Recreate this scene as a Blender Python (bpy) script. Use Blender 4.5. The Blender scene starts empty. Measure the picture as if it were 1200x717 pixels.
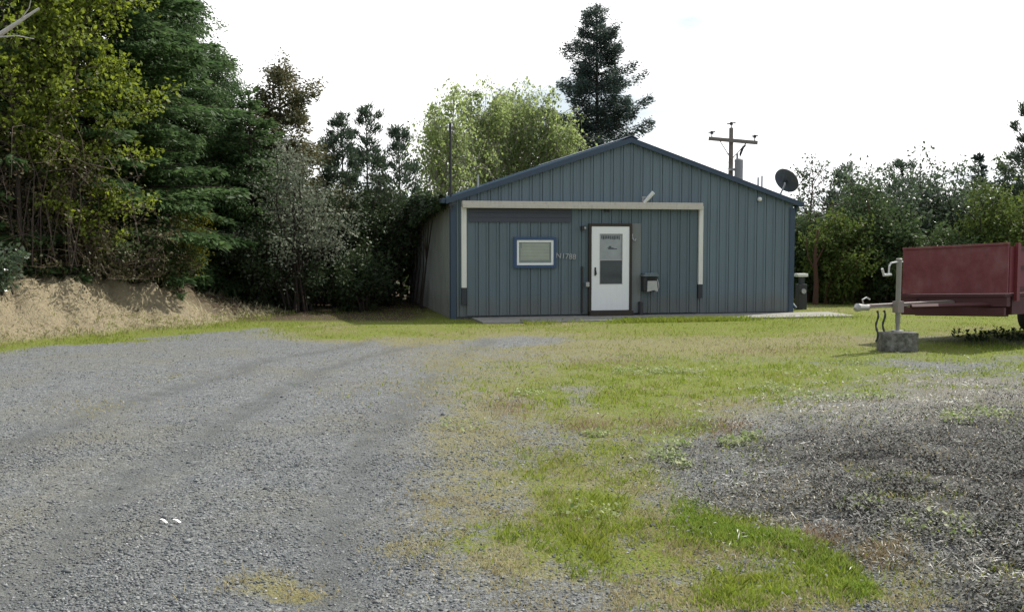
import bpy, bmesh, math
import numpy as np
from mathutils import Vector, Matrix

C = bpy.context.scene.collection
SC = bpy.context.scene
rad = math.radians

# ------------------------------------------------------------------ camera model
F, CX, CY, HOR, CAMH = 1167.0, 600.0, 358.5, 286.0, 1.6
PITCH = math.atan((CY - HOR) / F)
cp, sp = math.cos(PITCH), math.sin(PITCH)

def ray(px, py):
    a, b = (px - CX) / F, -(py - CY) / F
    return Vector((a, cp + b * sp, -sp + b * cp))

def G(px, py, h=0.0):
    """pixel on a level at height h -> world point"""
    d = ray(px, py)
    t = (h - CAMH) / d.z
    return Vector((d.x * t, d.y * t, h))

def at(px, py, y):
    """pixel at world depth y"""
    d = ray(px, py)
    t = y / d.y
    return Vector((d.x * t, y, CAMH + d.z * t))

def proj(x, y, z):
    zz = z - CAMH
    depth = y * cp - zz * sp
    up = y * sp + zz * cp
    depth = np.maximum(depth, 0.3)
    return CX + F * x / depth, CY - F * up / depth

# ------------------------------------------------------------------ noise
def _hash(ix, iy, seed):
    n = (ix * 374761393 + iy * 668265263 + seed * 1442695041) & 0xFFFFFFFF
    n = ((n ^ (n >> 13)) * 1274126177) & 0xFFFFFFFF
    return ((n ^ (n >> 16)) & 0xFFFF) / 65535.0

def vnoise(x, y, scale=1.0, seed=0):
    x = np.asarray(x, float) * scale; y = np.asarray(y, float) * scale
    ix = np.floor(x).astype(np.int64); iy = np.floor(y).astype(np.int64)
    fx = x - ix; fy = y - iy
    fx = fx * fx * (3 - 2 * fx); fy = fy * fy * (3 - 2 * fy)
    a = _hash(ix, iy, seed); b = _hash(ix + 1, iy, seed)
    c = _hash(ix, iy + 1, seed); d = _hash(ix + 1, iy + 1, seed)
    return (a * (1 - fx) + b * fx) * (1 - fy) + (c * (1 - fx) + d * fx) * fy

def fbm(x, y, scale=1.0, seed=0, oct=4):
    s = 0; amp = 0.5; tot = 0
    for o in range(oct):
        s = s + amp * vnoise(x, y, scale * 2 ** o, seed + o * 17); tot += amp; amp *= 0.5
    return s / tot

# ------------------------------------------------------------------ object helpers
def link(o, parent=None):
    C.objects.link(o)
    if parent is not None:
        o.parent = parent
    return o

def tag(o, label=None, cat=None, group=None, kind=None):
    if label: o["label"] = label
    if cat: o["category"] = cat
    if group: o["group"] = group
    if kind: o["kind"] = kind
    return o

def thing(name, label, cat, loc=(0, 0, 0), rotz=0.0, group=None):
    o = bpy.data.objects.new(name, None)
    o.empty_display_size = 0.2
    o.location = loc; o.rotation_euler = (0, 0, rotz)
    return tag(link(o), label, cat, group)

def npmesh(name, verts, faces, mat, parent=None, smooth=False):
    """faces: (M,k) int array"""
    verts = np.asarray(verts, np.float32); faces = np.asarray(faces, np.int32)
    me = bpy.data.meshes.new(name)
    n, (m, k) = len(verts), faces.shape
    me.vertices.add(n); me.vertices.foreach_set("co", verts.ravel())
    me.loops.add(m * k); me.loops.foreach_set("vertex_index", faces.ravel())
    me.polygons.add(m)
    me.polygons.foreach_set("loop_start", np.arange(0, m * k, k, dtype=np.int32))
    if smooth:
        me.polygons.foreach_set("use_smooth", np.ones(m, bool))
    me.update(calc_edges=True)
    if mat: me.materials.append(mat)
    return link(bpy.data.objects.new(name, me), parent)

class MB:
    def __init__(s): s.v = []; s.f = []
    def add(s, vs, fs):
        n = len(s.v); s.v += [tuple(v) for v in vs]; s.f += [tuple(i + n for i in f) for f in fs]
    def box(s, x0, x1, y0, y1, z0, z1, M=None):
        vs = [Vector((x, y, z)) for z in (z0, z1) for y in (y0, y1) for x in (x0, x1)]
        if M: vs = [M @ v for v in vs]
        s.add(vs, [(0, 2, 3, 1), (4, 5, 7, 6), (0, 1, 5, 4), (2, 6, 7, 3), (0, 4, 6, 2), (1, 3, 7, 5)])
    def tube(s, pts, r, n=8, cap=True):
        pts = [Vector(p) for p in pts]
        rs = r if hasattr(r, "__len__") else [r] * len(pts)
        vs = []; fs = []
        up = None
        for i, p in enumerate(pts):
            d = (pts[min(i + 1, len(pts) - 1)] - pts[max(i - 1, 0)]).normalized()
            if up is None or abs(up.dot(d)) > 0.98:
                up = Vector((0, 0, 1)) if abs(d.z) < 0.9 else Vector((1, 0, 0))
            a = d.cross(up).normalized(); b = a.cross(d).normalized(); up = b
            for k in range(n):
                t = 2 * math.pi * k / n
                vs.append(p + (a * math.cos(t) + b * math.sin(t)) * rs[i])
        for i in range(len(pts) - 1):
            for k in range(n):
                k2 = (k + 1) % n
                fs.append((i * n + k, i * n + k2, (i + 1) * n + k2, (i + 1) * n + k))
        if cap:
            fs.append(tuple(range(n - 1, -1, -1)))
            e = (len(pts) - 1) * n
            fs.append(tuple(e + k for k in range(n)))
        s.add(vs, fs)
    def prism(s, poly, y0, y1):
        """poly in (x,z), extruded along y"""
        n = len(poly)
        vs = [(x, y0, z) for x, z in poly] + [(x, y1, z) for x, z in poly]
        fs = [tuple(range(n)), tuple(range(2 * n - 1, n - 1, -1))]
        for i in range(n):
            j = (i + 1) % n
            fs.append((j, i, i + n, j + n))
        s.add(vs, fs)
    def build(s, name, mat, parent=None, bevel=0, smooth=False, xf=None):
        me = bpy.data.meshes.new(name)
        vs = s.v if xf is None else [xf(Vector(v)) for v in s.v]
        me.from_pydata([tuple(v) for v in vs], [], s.f)
        bm = bmesh.new(); bm.from_mesh(me); bmesh.ops.recalc_face_normals(bm, faces=bm.faces)
        if bevel:
            bmesh.ops.bevel(bm, geom=list(bm.edges), offset=bevel, segments=2, affect='EDGES', clamp_overlap=True, profile=0.6)
        bm.to_mesh(me); bm.free()
        if smooth:
            for p in me.polygons: p.use_smooth = True
        me.update()
        me.materials.append(mat)
        return link(bpy.data.objects.new(name, me), parent)

# ------------------------------------------------------------------ materials
class NT:
    def __init__(s, name):
        s.m = bpy.data.materials.new(name); s.m.use_nodes = True
        s.t = s.m.node_tree; s.t.nodes.clear()
        s.out = s.n('ShaderNodeOutputMaterial')
    def n(s, t, **kw):
        nd = s.t.nodes.new(t)
        for k, v in kw.items(): setattr(nd, k, v)
        return nd
    def l(s, a, b): s.t.links.new(a, b)
    def val(s, sock, v):
        if hasattr(v, 'node'): s.l(v, sock)
        else: sock.default_value = v
    def math(s, op, a, b=None, clamp=False):
        nd = s.n('ShaderNodeMath', operation=op, use_clamp=clamp)
        s.val(nd.inputs[0], a)
        if b is not None: s.val(nd.inputs[1], b)
        return nd.outputs[0]
    def coords(s, which='Object', scale=(1, 1, 1)):
        tc = s.n('ShaderNodeTexCoord'); mp = s.n('ShaderNodeMapping')
        mp.inputs['Scale'].default_value = scale
        s.l(tc.outputs[which], mp.inputs[0]); return mp.outputs[0]
    def noise(s, co, scale, detail=4, rough=0.55):
        nd = s.n('ShaderNodeTexNoise'); s.l(co, nd.inputs['Vector'])
        nd.inputs['Scale'].default_value = scale; nd.inputs['Detail'].default_value = detail
        nd.inputs['Roughness'].default_value = rough
        return nd.outputs['Fac']
    def ramp(s, f, stops, interp='LINEAR'):
        nd = s.n('ShaderNodeValToRGB'); nd.color_ramp.interpolation = interp
        el = nd.color_ramp.elements
        while len(el) < len(stops): el.new(0.5)
        for e, (p, c) in zip(el, stops):
            e.position = p
            e.color = (c, c, c, 1) if not hasattr(c, '__len__') else (*c, 1)
        s.l(f, nd.inputs[0]); return nd.outputs[0]
    def mix(s, f, a, b, mode='MIX'):
        nd = s.n('ShaderNodeMix', data_type='RGBA', blend_type=mode)
        s.val(nd.inputs[0], f)
        for i, v in ((6, a), (7, b)):
            if hasattr(v, 'node'): s.l(v, nd.inputs[i])
            else: nd.inputs[i].default_value = (*v, 1) if len(v) == 3 else v
        return nd.outputs[2]
    def bump(s, h, strength=0.3, dist=0.02, normal=None):
        nd = s.n('ShaderNodeBump'); nd.inputs['Strength'].default_value = strength
        nd.inputs['Distance'].default_value = dist; s.l(h, nd.inputs['Height'])
        if normal is not None: s.l(normal, nd.inputs['Normal'])
        return nd.outputs[0]
    def bsdf(s, color, rough=0.7, metal=0.0, spec=0.5, normal=None):
        p = s.n('ShaderNodeBsdfPrincipled')
        if hasattr(color, 'node'): s.l(color, p.inputs['Base Color'])
        else: p.inputs['Base Color'].default_value = (*color, 1)
        s.val(p.inputs['Roughness'], rough); s.val(p.inputs['Metallic'], metal)
        p.inputs['Specular IOR Level'].default_value = spec
        if normal is not None: s.l(normal, p.inputs['Normal'])
        s.l(p.outputs[0], s.out.inputs[0]); s.p = p
        return s.m

def painted(name, col, rough=0.5, var=0.12, dirt=(0.10, 0.085, 0.06), dirt_amt=0.25, metal=0.0, spec=0.4, scale=6):
    t = NT(name); co = t.coords('Object')
    n1 = t.noise(co, scale, 5, 0.6)
    st = t.noise(t.coords('Object', (14, 14, 1.2)), 1.6, 4, 0.6)
    c = t.mix(t.math('MULTIPLY', n1, var * 2), col, tuple(min(1, x * 0.62) for x in col))
    d = t.math('MULTIPLY', t.ramp(st, [(0.5, 0), (0.78, 1)]), dirt_amt)
    c = t.mix(d, c, dirt)
    if 'siding' in name:
        sx = t.n('ShaderNodeSeparateXYZ'); t.l(t.coords('Object'), sx.inputs[0])
        low = t.ramp(t.math('ADD', sx.outputs[2], t.math('MULTIPLY', t.noise(co, 2.5, 5, .7), -.55)), [(0.0, 1), (0.28, 0)])
        c = t.mix(t.math('MULTIPLY', low, .55), c, (0.13, 0.12, 0.095))
        f = t.ramp(t.noise(t.coords('Object', (1.3, 1.3, .35)), 1.1, 4, .6), [(.4, 0), (.7, 1)])
        c = t.mix(t.math('MULTIPLY', f, .35), c, tuple(v * 1.3 for v in col))
    return t.bsdf(c, rough, metal, spec, t.bump(t.noise(co, 40, 3), 0.08, 0.004))

def foliage(name, c1, c2, c3, trans=0.35, rough=0.55, tcol=None, spec=0.25):
    t = NT(name); co = t.coords('Object')
    g = t.n('ShaderNodeNewGeometry')
    rnd = g.outputs['Random Per Island']
    c = t.mix(rnd, c1, c2)
    cl = t.ramp(t.noise(co, 1.1, 4, 0.6), [(0.42, 0), (0.68, 1)])
    c = t.mix(t.math('MULTIPLY', cl, 0.7), c, c3)
    p = t.n('ShaderNodeBsdfPrincipled'); t.l(c, p.inputs['Base Color'])
    p.inputs['Roughness'].default_value = rough; p.inputs['Specular IOR Level'].default_value = spec
    tr = t.n('ShaderNodeBsdfTranslucent')
    if tcol: t.l(t.mix(0.6, c, tcol), tr.inputs[0])
    else: t.l(c, tr.inputs[0])
    mx = t.n('ShaderNodeMixShader'); mx.inputs[0].default_value = trans
    t.l(p.outputs[0], mx.inputs[1]); t.l(tr.outputs[0], mx.inputs[2]); t.l(mx.outputs[0], t.out.inputs[0])
    return t.m

def bark(name, c1, c2):
    t = NT(name); n = t.noise(t.coords('Object', (6, 6, 1.5)), 5, 5, 0.65)
    return t.bsdf(t.mix(n, c1, c2), 0.9, 0, 0.2, t.bump(n, 0.6, 0.03))

# building paints
M_wall = painted('blue_grey_siding', (0.122, 0.165, 0.192), 0.5, 0.10, (0.13, 0.13, 0.11), 0.22)
M_door_panel = painted('blue_grey_sliding_siding', (0.103, 0.142, 0.165), 0.5, 0.12, (0.12, 0.12, 0.10), 0.3)
M_trim = painted('dark_blue_trim', (0.036, 0.062, 0.098), 0.45, 0.1, (0.1, 0.1, 0.1), 0.15)
M_roof = painted('roof_metal', (0.10, 0.15, 0.19), 0.4, 0.1)
M_sidewall = painted('weathered_side_siding', (0.215, 0.225, 0.205), 0.7, 0.2, (0.12, 0.13, 0.09), 0.5, scale=2)
M_white = painted('weathered_white_paint', (0.72, 0.71, 0.66), 0.5, 0.12, (0.30, 0.25, 0.18), 0.25)
M_beam = painted('weathered_cream_beam', (0.55, 0.51, 0.44), 0.6, 0.2, (0.24, 0.19, 0.13), 0.35)
M_doorw = painted('white_storm_door', (0.80, 0.81, 0.80), 0.4, 0.06, (0.4, 0.38, 0.33), 0.12)
M_brown = painted('dark_brown_wood', (0.040, 0.034, 0.027), 0.8, 0.2)
M_dark = painted('dark_metal', (0.03, 0.032, 0.035), 0.5, 0.2)
M_header = painted('weathered_purple_grey_board', (0.072, 0.078, 0.10), 0.8, 0.2)
M_darkpost = painted('dark_stained_post', (0.045, 0.048, 0.055), 0.8, 0.2)
M_galv = painted('galvanised_steel', (0.42, 0.42, 0.42), 0.45, 0.15, metal=0.5)
def mk_faded():
    t = NT('faded_maroon_steel'); co = t.coords('Object')
    n = t.noise(co, 2.2, 6, 0.65); n2 = t.noise(t.coords('Object', (5, 5, 1)), 3, 5, .7); n3 = t.noise(co, 30, 4, .7)
    c = t.ramp(n, [(0.3, (0.125, 0.024, 0.028)), (0.5, (0.165, 0.046, 0.052)), (0.72, (0.21, 0.095, 0.098))])
    c = t.mix(t.math('MULTIPLY', t.ramp(n2, [(0.5, 0), (0.75, 1)]), .5), c, (0.075, 0.045, 0.045))
    c = t.mix(t.math('MULTIPLY', t.ramp(n3, [(0.62, 0), (0.7, 1)]), .6), c, (0.10, 0.05, 0.03))
    return t.bsdf(c, 0.65, 0, .3, t.bump(n3, .1, .004))
M_maroon = mk_faded()
M_maroon2 = painted('red_steel', (0.155, 0.024, 0.030), 0.55, 0.25, (0.06, 0.04, 0.035), 0.4)
M_maroond = painted('dark_maroon_frame', (0.075, 0.022, 0.024), 0.7, 0.3, (0.03, 0.02, 0.02), 0.4)
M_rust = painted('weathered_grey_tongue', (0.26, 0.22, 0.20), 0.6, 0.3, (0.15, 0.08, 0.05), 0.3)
M_jack = painted('weathered_jack_tube', (0.24, 0.235, 0.20), 0.6, 0.3, (0.13, 0.10, 0.07), 0.35)
M_tyre = painted('black_rubber', (0.02, 0.02, 0.02), 0.85, 0.2)
M_paper = painted('pale_paper', (0.8, 0.79, 0.75), 0.8, 0.05)
M_wood = bark('grey_pole_wood', (0.30, 0.27, 0.24), (0.15, 0.13, 0.115))
def mk_concrete():
    t = NT('concrete'); co = t.coords('Object')
    n = t.noise(co, 7, 6, 0.7); n2 = t.noise(co, 60, 3)
    return t.bsdf(t.mix(n, (0.38, 0.37, 0.335), (0.11, 0.105, 0.092)), 0.9, 0, 0.2, t.bump(n2, 0.4, 0.01))
M_conc = mk_concrete()
def mk_block():
    t = NT('mottled_concrete'); co = t.coords('Object')  # dark to pale grey mottling from noise
    n = t.noise(co, 12, 6, 0.7); n2 = t.noise(co, 50, 3)
    return t.bsdf(t.ramp(n, [(0.3, (0.05, 0.048, 0.042)), (0.5, (0.14, 0.135, 0.12)), (0.75, (0.30, 0.29, 0.27))]), 0.95, 0, 0.2, t.bump(n2, 0.7, 0.015))
M_block = mk_block()
def mk_glass(name, col, rough=0.08):
    t = NT(name); co = t.coords('Object')
    return t.bsdf(t.mix(t.noise(co, 5, 3), col, tuple(x * 0.55 for x in col)), rough, 0, 0.8)
M_pane = mk_glass('reflection_toned_glass', (0.24, 0.28, 0.26), 0.06)  # pale greenish reflection is put into the pane's base colour
M_dglass = mk_glass('door_glass', (0.055, 0.068, 0.075), 0.08)
M_dglass2 = mk_glass('frosted_door_glass', (0.36, 0.39, 0.40), 0.35)

# foliage
M_fir = foliage('fir_needles', (0.062, 0.115, 0.040), (0.110, 0.170, 0.062), (0.045, 0.090, 0.038), 0.48)
M_fir2 = foliage('fir_needles_blue', (0.045, 0.072, 0.058), (0.08, 0.11, 0.086), (0.032, 0.056, 0.05), 0.3)
M_firbrown = foliage('fir_needles_brownish', (0.085, 0.088, 0.034), (0.135, 0.115, 0.05), (0.05, 0.066, 0.03), 0.4)
M_pine = foliage('pine_needles', (0.050, 0.082, 0.048), (0.095, 0.125, 0.078), (0.036, 0.062, 0.044), 0.35)
M_birch = foliage('birch_leaves', (0.15, 0.215, 0.06), (0.25, 0.30, 0.12), (0.12, 0.18, 0.055), 0.58, tcol=(0.46, 0.56, 0.20))
M_yel = foliage('yellow_green_leaves', (0.115, 0.165, 0.025), (0.19, 0.235, 0.04), (0.075, 0.11, 0.022), 0.5, tcol=(0.30, 0.36, 0.03))
M_willow = foliage('silver_leaves', (0.12, 0.145, 0.095), (0.27, 0.29, 0.225), (0.06, 0.08, 0.045), 0.35, spec=.1)
M_shrub = foliage('shrub_leaves', (0.052, 0.085, 0.030), (0.10, 0.14, 0.05), (0.036, 0.062, 0.026), 0.38)
M_shade = foliage('shade_darkened_leaves', (0.028, 0.046, 0.018), (0.055, 0.08, 0.03), (0.02, 0.034, 0.016), 0.25)  # darker copy of the shrub leaves: deep shade put into the colour
M_shrub2 = foliage('shrub_leaves_bright', (0.075, 0.115, 0.024), (0.14, 0.175, 0.04), (0.05, 0.08, 0.02), 0.45)
M_shrub3 = foliage('shrub_leaves_glossy', (0.055, 0.088, 0.045), (0.11, 0.15, 0.08), (0.036, 0.062, 0.032), 0.4, 0.28, spec=0.8)
M_bramble = foliage('dry_bramble_leaves', (0.070, 0.050, 0.030), (0.115, 0.10, 0.045), (0.055, 0.068, 0.026), 0.3)
M_cane = bark('bramble_cane', (0.135, 0.105, 0.088), (0.06, 0.043, 0.034))
M_bark = bark('conifer_bark', (0.065, 0.050, 0.040), (0.03, 0.024, 0.02))
M_barkr = bark('reddish_bark', (0.13, 0.065, 0.045), (0.06, 0.035, 0.028))
M_barkp = bark('pale_bark', (0.34, 0.32, 0.28), (0.15, 0.14, 0.12))
M_snag = bark('bleached_branch', (0.62, 0.60, 0.55), (0.38, 0.36, 0.32))
M_grass = foliage('grass_blades', (0.145, 0.225, 0.020), (0.265, 0.32, 0.048), (0.255, 0.265, 0.05), 0.5)
M_grassd = foliage('dry_grass_blades', (0.33, 0.29, 0.145), (0.48, 0.43, 0.27), (0.28, 0.22, 0.12), 0.4)
M_bright = foliage('lush_grass_blades', (0.15, 0.25, 0.035), (0.25, 0.32, 0.06), (0.23, 0.27, 0.06), 0.5)
M_straw = foliage('bleached_straw', (0.36, 0.345, 0.30), (0.74, 0.73, 0.68), (0.40, 0.39, 0.33), 0.15, 0.8)
M_twig = foliage('dark_twigs', (0.050, 0.050, 0.045), (0.24, 0.238, 0.222), (0.10, 0.098, 0.086), 0.0, 0.95, spec=.05)
M_bankstraw = foliage('bank_straw', (0.36, 0.32, 0.195), (0.54, 0.49, 0.33), (0.15, 0.135, 0.075), 0.2, 0.8)
M_weed = foliage('weed_leaves', (0.15, 0.23, 0.05), (0.42, 0.43, 0.26), (0.15, 0.21, 0.06), 0.35, spec=.1)
M_sorrel = foliage('reddish_dry_weeds', (0.27, 0.18, 0.12), (0.38, 0.30, 0.21), (0.26, 0.22, 0.11), 0.3)

def mk_stones():
    t = NT('crushed_gravel'); g = t.n('ShaderNodeNewGeometry')
    c = t.ramp(g.outputs['Random Per Island'], [(0.0, (0.05, 0.055, 0.058)), (0.45, (0.135, 0.146, 0.15)), (0.9, (0.225, 0.238, 0.238)), (1.0, (0.40, 0.40, 0.385))])
    n = t.noise(t.coords('Object'), 120, 3)
    return t.bsdf(t.mix(t.math('MULTIPLY', n, 0.5), c, (0.09, 0.09, 0.09)), 0.85, 0, 0.3)
M_stone = mk_stones()

# ------------------------------------------------------------------ ground zones (laid out once, in plan)
def blob(px, py, cx, cy, rx, ry, ang=0):
    dx, dy = px - cx, py - cy
    if ang:
        ca, sa = math.cos(rad(ang)), math.sin(rad(ang))
        dx, dy = dx * ca + dy * sa, -dx * sa + dy * ca
    return np.exp(-((dx / rx) ** 2 + (dy / ry) ** 2) ** 1.4)

def S(x, a, b):
    t = np.clip((x - a) / (b - a), 0, 1); return t * t * (3 - 2 * t)

def tracks(x, y):
    """worn wheel ruts curving up the drive"""
    px, py = proj(np.asarray(x, float), np.asarray(y, float), 0.0)
    px = px + (fbm(x, y, 1.2, 19) - .5) * 40
    w = np.zeros(np.shape(px)); v = np.interp(py, [395, 430, 520, 620, 717, 800], [.25, .35, .6, .9, 1.2, 1.5])
    for pts in ([(500, 398), (395, 425), (245, 500), (120, 590), (20, 690), (-60, 760)], [(560, 402), (500, 440), (430, 520), (395, 600), (375, 717), (370, 780)], [(430, 398), (300, 425), (120, 480), (-60, 550), (-200, 640), (-300, 760)]):
        cx = np.interp(py, [q[1] for q in pts], [q[0] for q in pts])
        w = np.maximum(w, np.exp(-((px - cx) / (46 * v)) ** 2))
    return w * (py > 396)

def zones(x, y):
    x = np.asarray(x, float); y = np.asarray(y, float)
    px, py = proj(x, y, 0.0)
    behind = y < 3.4
    px = np.where(behind, np.clip(px, -300, 1500), px); py = np.where(behind, 760, py)
    wob = (fbm(x, y, 0.9, 5) - 0.5)
    px = px + wob * 120; py = py + (fbm(x, y, 1.3, 9) - 0.5) * 45 * np.clip((py - 350) / 200, 0.05, 1)
    m = lambda *b: np.maximum.reduce([blob(px, py, *q[:-1]) * q[-1] for q in b])
    ybank = 405 - 0.1017 * px
    strip = S(px, 480, 330) * S(py, ybank - 12, ybank - 2) * S(py, ybank + 16, ybank + 6)
    far = S(py, 402, 392) * S(px, 250, 380) * S(px, 1600, 1300)
    bright = m((830, 445, 270, 36, .80), (650, 610, 60, 60, .8), (640, 545, 70, 40, .62), (720, 530, 90, 50, .58), (860, 690, 90, 24, .75), (560, 640, 60, 30, .5), (1130, 440, 90, 12, .5), (980, 415, 110, 14, .7), (760, 467, 95, 32, .75), (700, 500, 110, 30, .55), (870, 436, 190, 15, .8), (1010, 432, 70, 14, .7), (655, 470, 45, 18, .7), (780, 505, 40, 14, .7), (775, 540, 22, 9, .9),
               (690, 590, 75, 38, .85), (720, 640, 110, 36, .75), (905, 648, 125, 15, 24, 1.35), (880, 520, 22, 7, .6), (1060, 705, 40, 16, .5),
               (960, 690, 90, 18, .5), (660, 640, 40, 30, .6), (1040, 395, 60, 6, .5), (1130, 412, 130, 16, .8), (1190, 432, 80, 12, .6))
    green = np.maximum.reduce([bright, strip * 0.75, far * (0.64 + 1.1 * wob)])
    moss = m((700, 545, 130, 60, .85), (540, 560, 60, 130, .6), (565, 500, 75, 80, .65), (600, 570, 75, 70, .65), (715, 530, 110, 60, .6), (300, 690, 60, 20, .75), (490, 640, 70, 22, .6),
             (850, 405, 330, 22, .9), (440, 396, 190, 12, .7), (640, 640, 130, 70, .75), (770, 620, 200, 70, .85), (760, 450, 300, 60, .8), (660, 560, 110, 80, .7), (850, 690, 180, 40, .8), (560, 430, 120, 30, .6),
             (120, 480, 80, 14, .4), (210, 440, 90, 8, .35), (1070, 690, 110, 40, .55), (700, 480, 150, 60, .75))
    moss = np.maximum(moss, far * 1.0)
    moss = np.maximum(moss, strip * 0.8)
    grey = m((600, 397, 55, 7, .9), (330, 405, 130, 6, .6))
    holes = m((735, 540, 60, 16, .45), (640, 520, 40, 30, .35), (680, 465, 22, 16, .7), (880, 560, 90, 34, .8), (780, 575, 60, 16, .4), (620, 700, 110, 20, .4), (730, 625, 26, 10, .5))
    green = green * (1 - holes); moss = moss * (1 - .6 * holes)
    green = green * (1 - grey); moss = moss * (1 - grey * .8)
    litter = m((1050, 452, 150, 22, .75), (1130, 474, 120, 38, .9), (980, 480, 90, 40, .65), (775, 437, 50, 8, .7), (860, 505, 90, 22, .5), (1090, 500, 70, 22, .95),
               (1030, 655, 45, 22, .75), (1200, 468, 100, 30, .8), (880, 560, 80, 60, .35), (1130, 675, 60, 20, .4), (770, 490, 60, 20, .3), (930, 455, 120, 14, .4))
    mulch = m((1090, 575, 190, 85, 1.1), (1190, 560, 130, 110, 1.1), (940, 545, 110, 60, .7), (1250, 640, 140, 90, 1.0), (840, 530, 90, 45, .5), (900, 590, 90, 40, .7))
    mulch = mulch * (1 - 0.9 * m((905, 648, 125, 20, 24, 1.0), (1030, 655, 45, 22, .5)))
    return [np.clip(v, 0, 1) for v in (green, moss, litter, mulch)]

_bank = [(-30.0, -6.0), (-17.0, 2.0), (-11.0, 10.0)] + [tuple(G(a, b)[:2]) for a, b in ((0, 405), (150, 390), (295, 376))] + [(-5.35, 24.0), (-5.2, 30.0), (-6.0, 80.0), (-8, 230)]
_bh = [1.4, 1.4, 1.45, 1.38, 1.12, 0.60, 0.3, 0.5, 1.0, 1.0]
def bank_height(x, y):
    """rise left of the foot of the cut bank"""
    x = np.asarray(x, float); y = np.asarray(y, float)
    best = np.full(x.shape, 1e9); sd = np.zeros(x.shape); hh = np.zeros(x.shape)
    for (a, b, ha, hb) in zip(_bank[:-1], _bank[1:], _bh[:-1], _bh[1:]):
        ax, ay = a; bx, by = b; ex, ey = bx - ax, by - ay; L2 = ex * ex + ey * ey
        t = np.clip(((x - ax) * ex + (y - ay) * ey) / L2, 0, 1)
        dx, dy = x - ax - t * ex, y - ay - t * ey
        d = np.hypot(dx, dy); side = ex * (y - ay) - ey * (x - ax)
        u = d < best
        best = np.where(u, d, best); sd = np.where(u, np.sign(side) * d, sd); hh = np.where(u, ha + t * (hb - ha), hh)
    n = fbm(x, y, 0.8, 31)
    sd = sd + (n - 0.5) * 0.7
    prof = S(sd, -0.15, 1.75)
    clod = (fbm(x + y * .5, y * .6 - x * .9, 3.2, 79, 3) - .5) * .22 * S(sd, 0.05, .4)
    return clod + hh * prof * (0.75 + 0.7 * (fbm(x, y, 2.2, 77) - 0.3) + .35 * (fbm(x, y, 6, 78, 3) - .5)) + S(sd, 2, 12) * 0.5, sd

def height(x, y):
    x = np.asarray(x, float); y = np.asarray(y, float)
    h, sd = bank_height(x, y)
    fl = (fbm(x, y, 0.45, 3) - 0.5) * 0.05 * S(y, 22, 15) + (fbm(x, y, 3.0, 8, 3) - 0.5) * 0.028 * S(y, 20, 10)
    mound = 0.0
    px, py = proj(x, y, 0.0)
    mound = 0.16 * blob(px, py, 1120, 560, 200, 90) * (y > 3.4) * (0.5 + fbm(x, y, 2.2, 44))
    return h + fl + mound - 0.022 * tracks(x, y)

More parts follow.
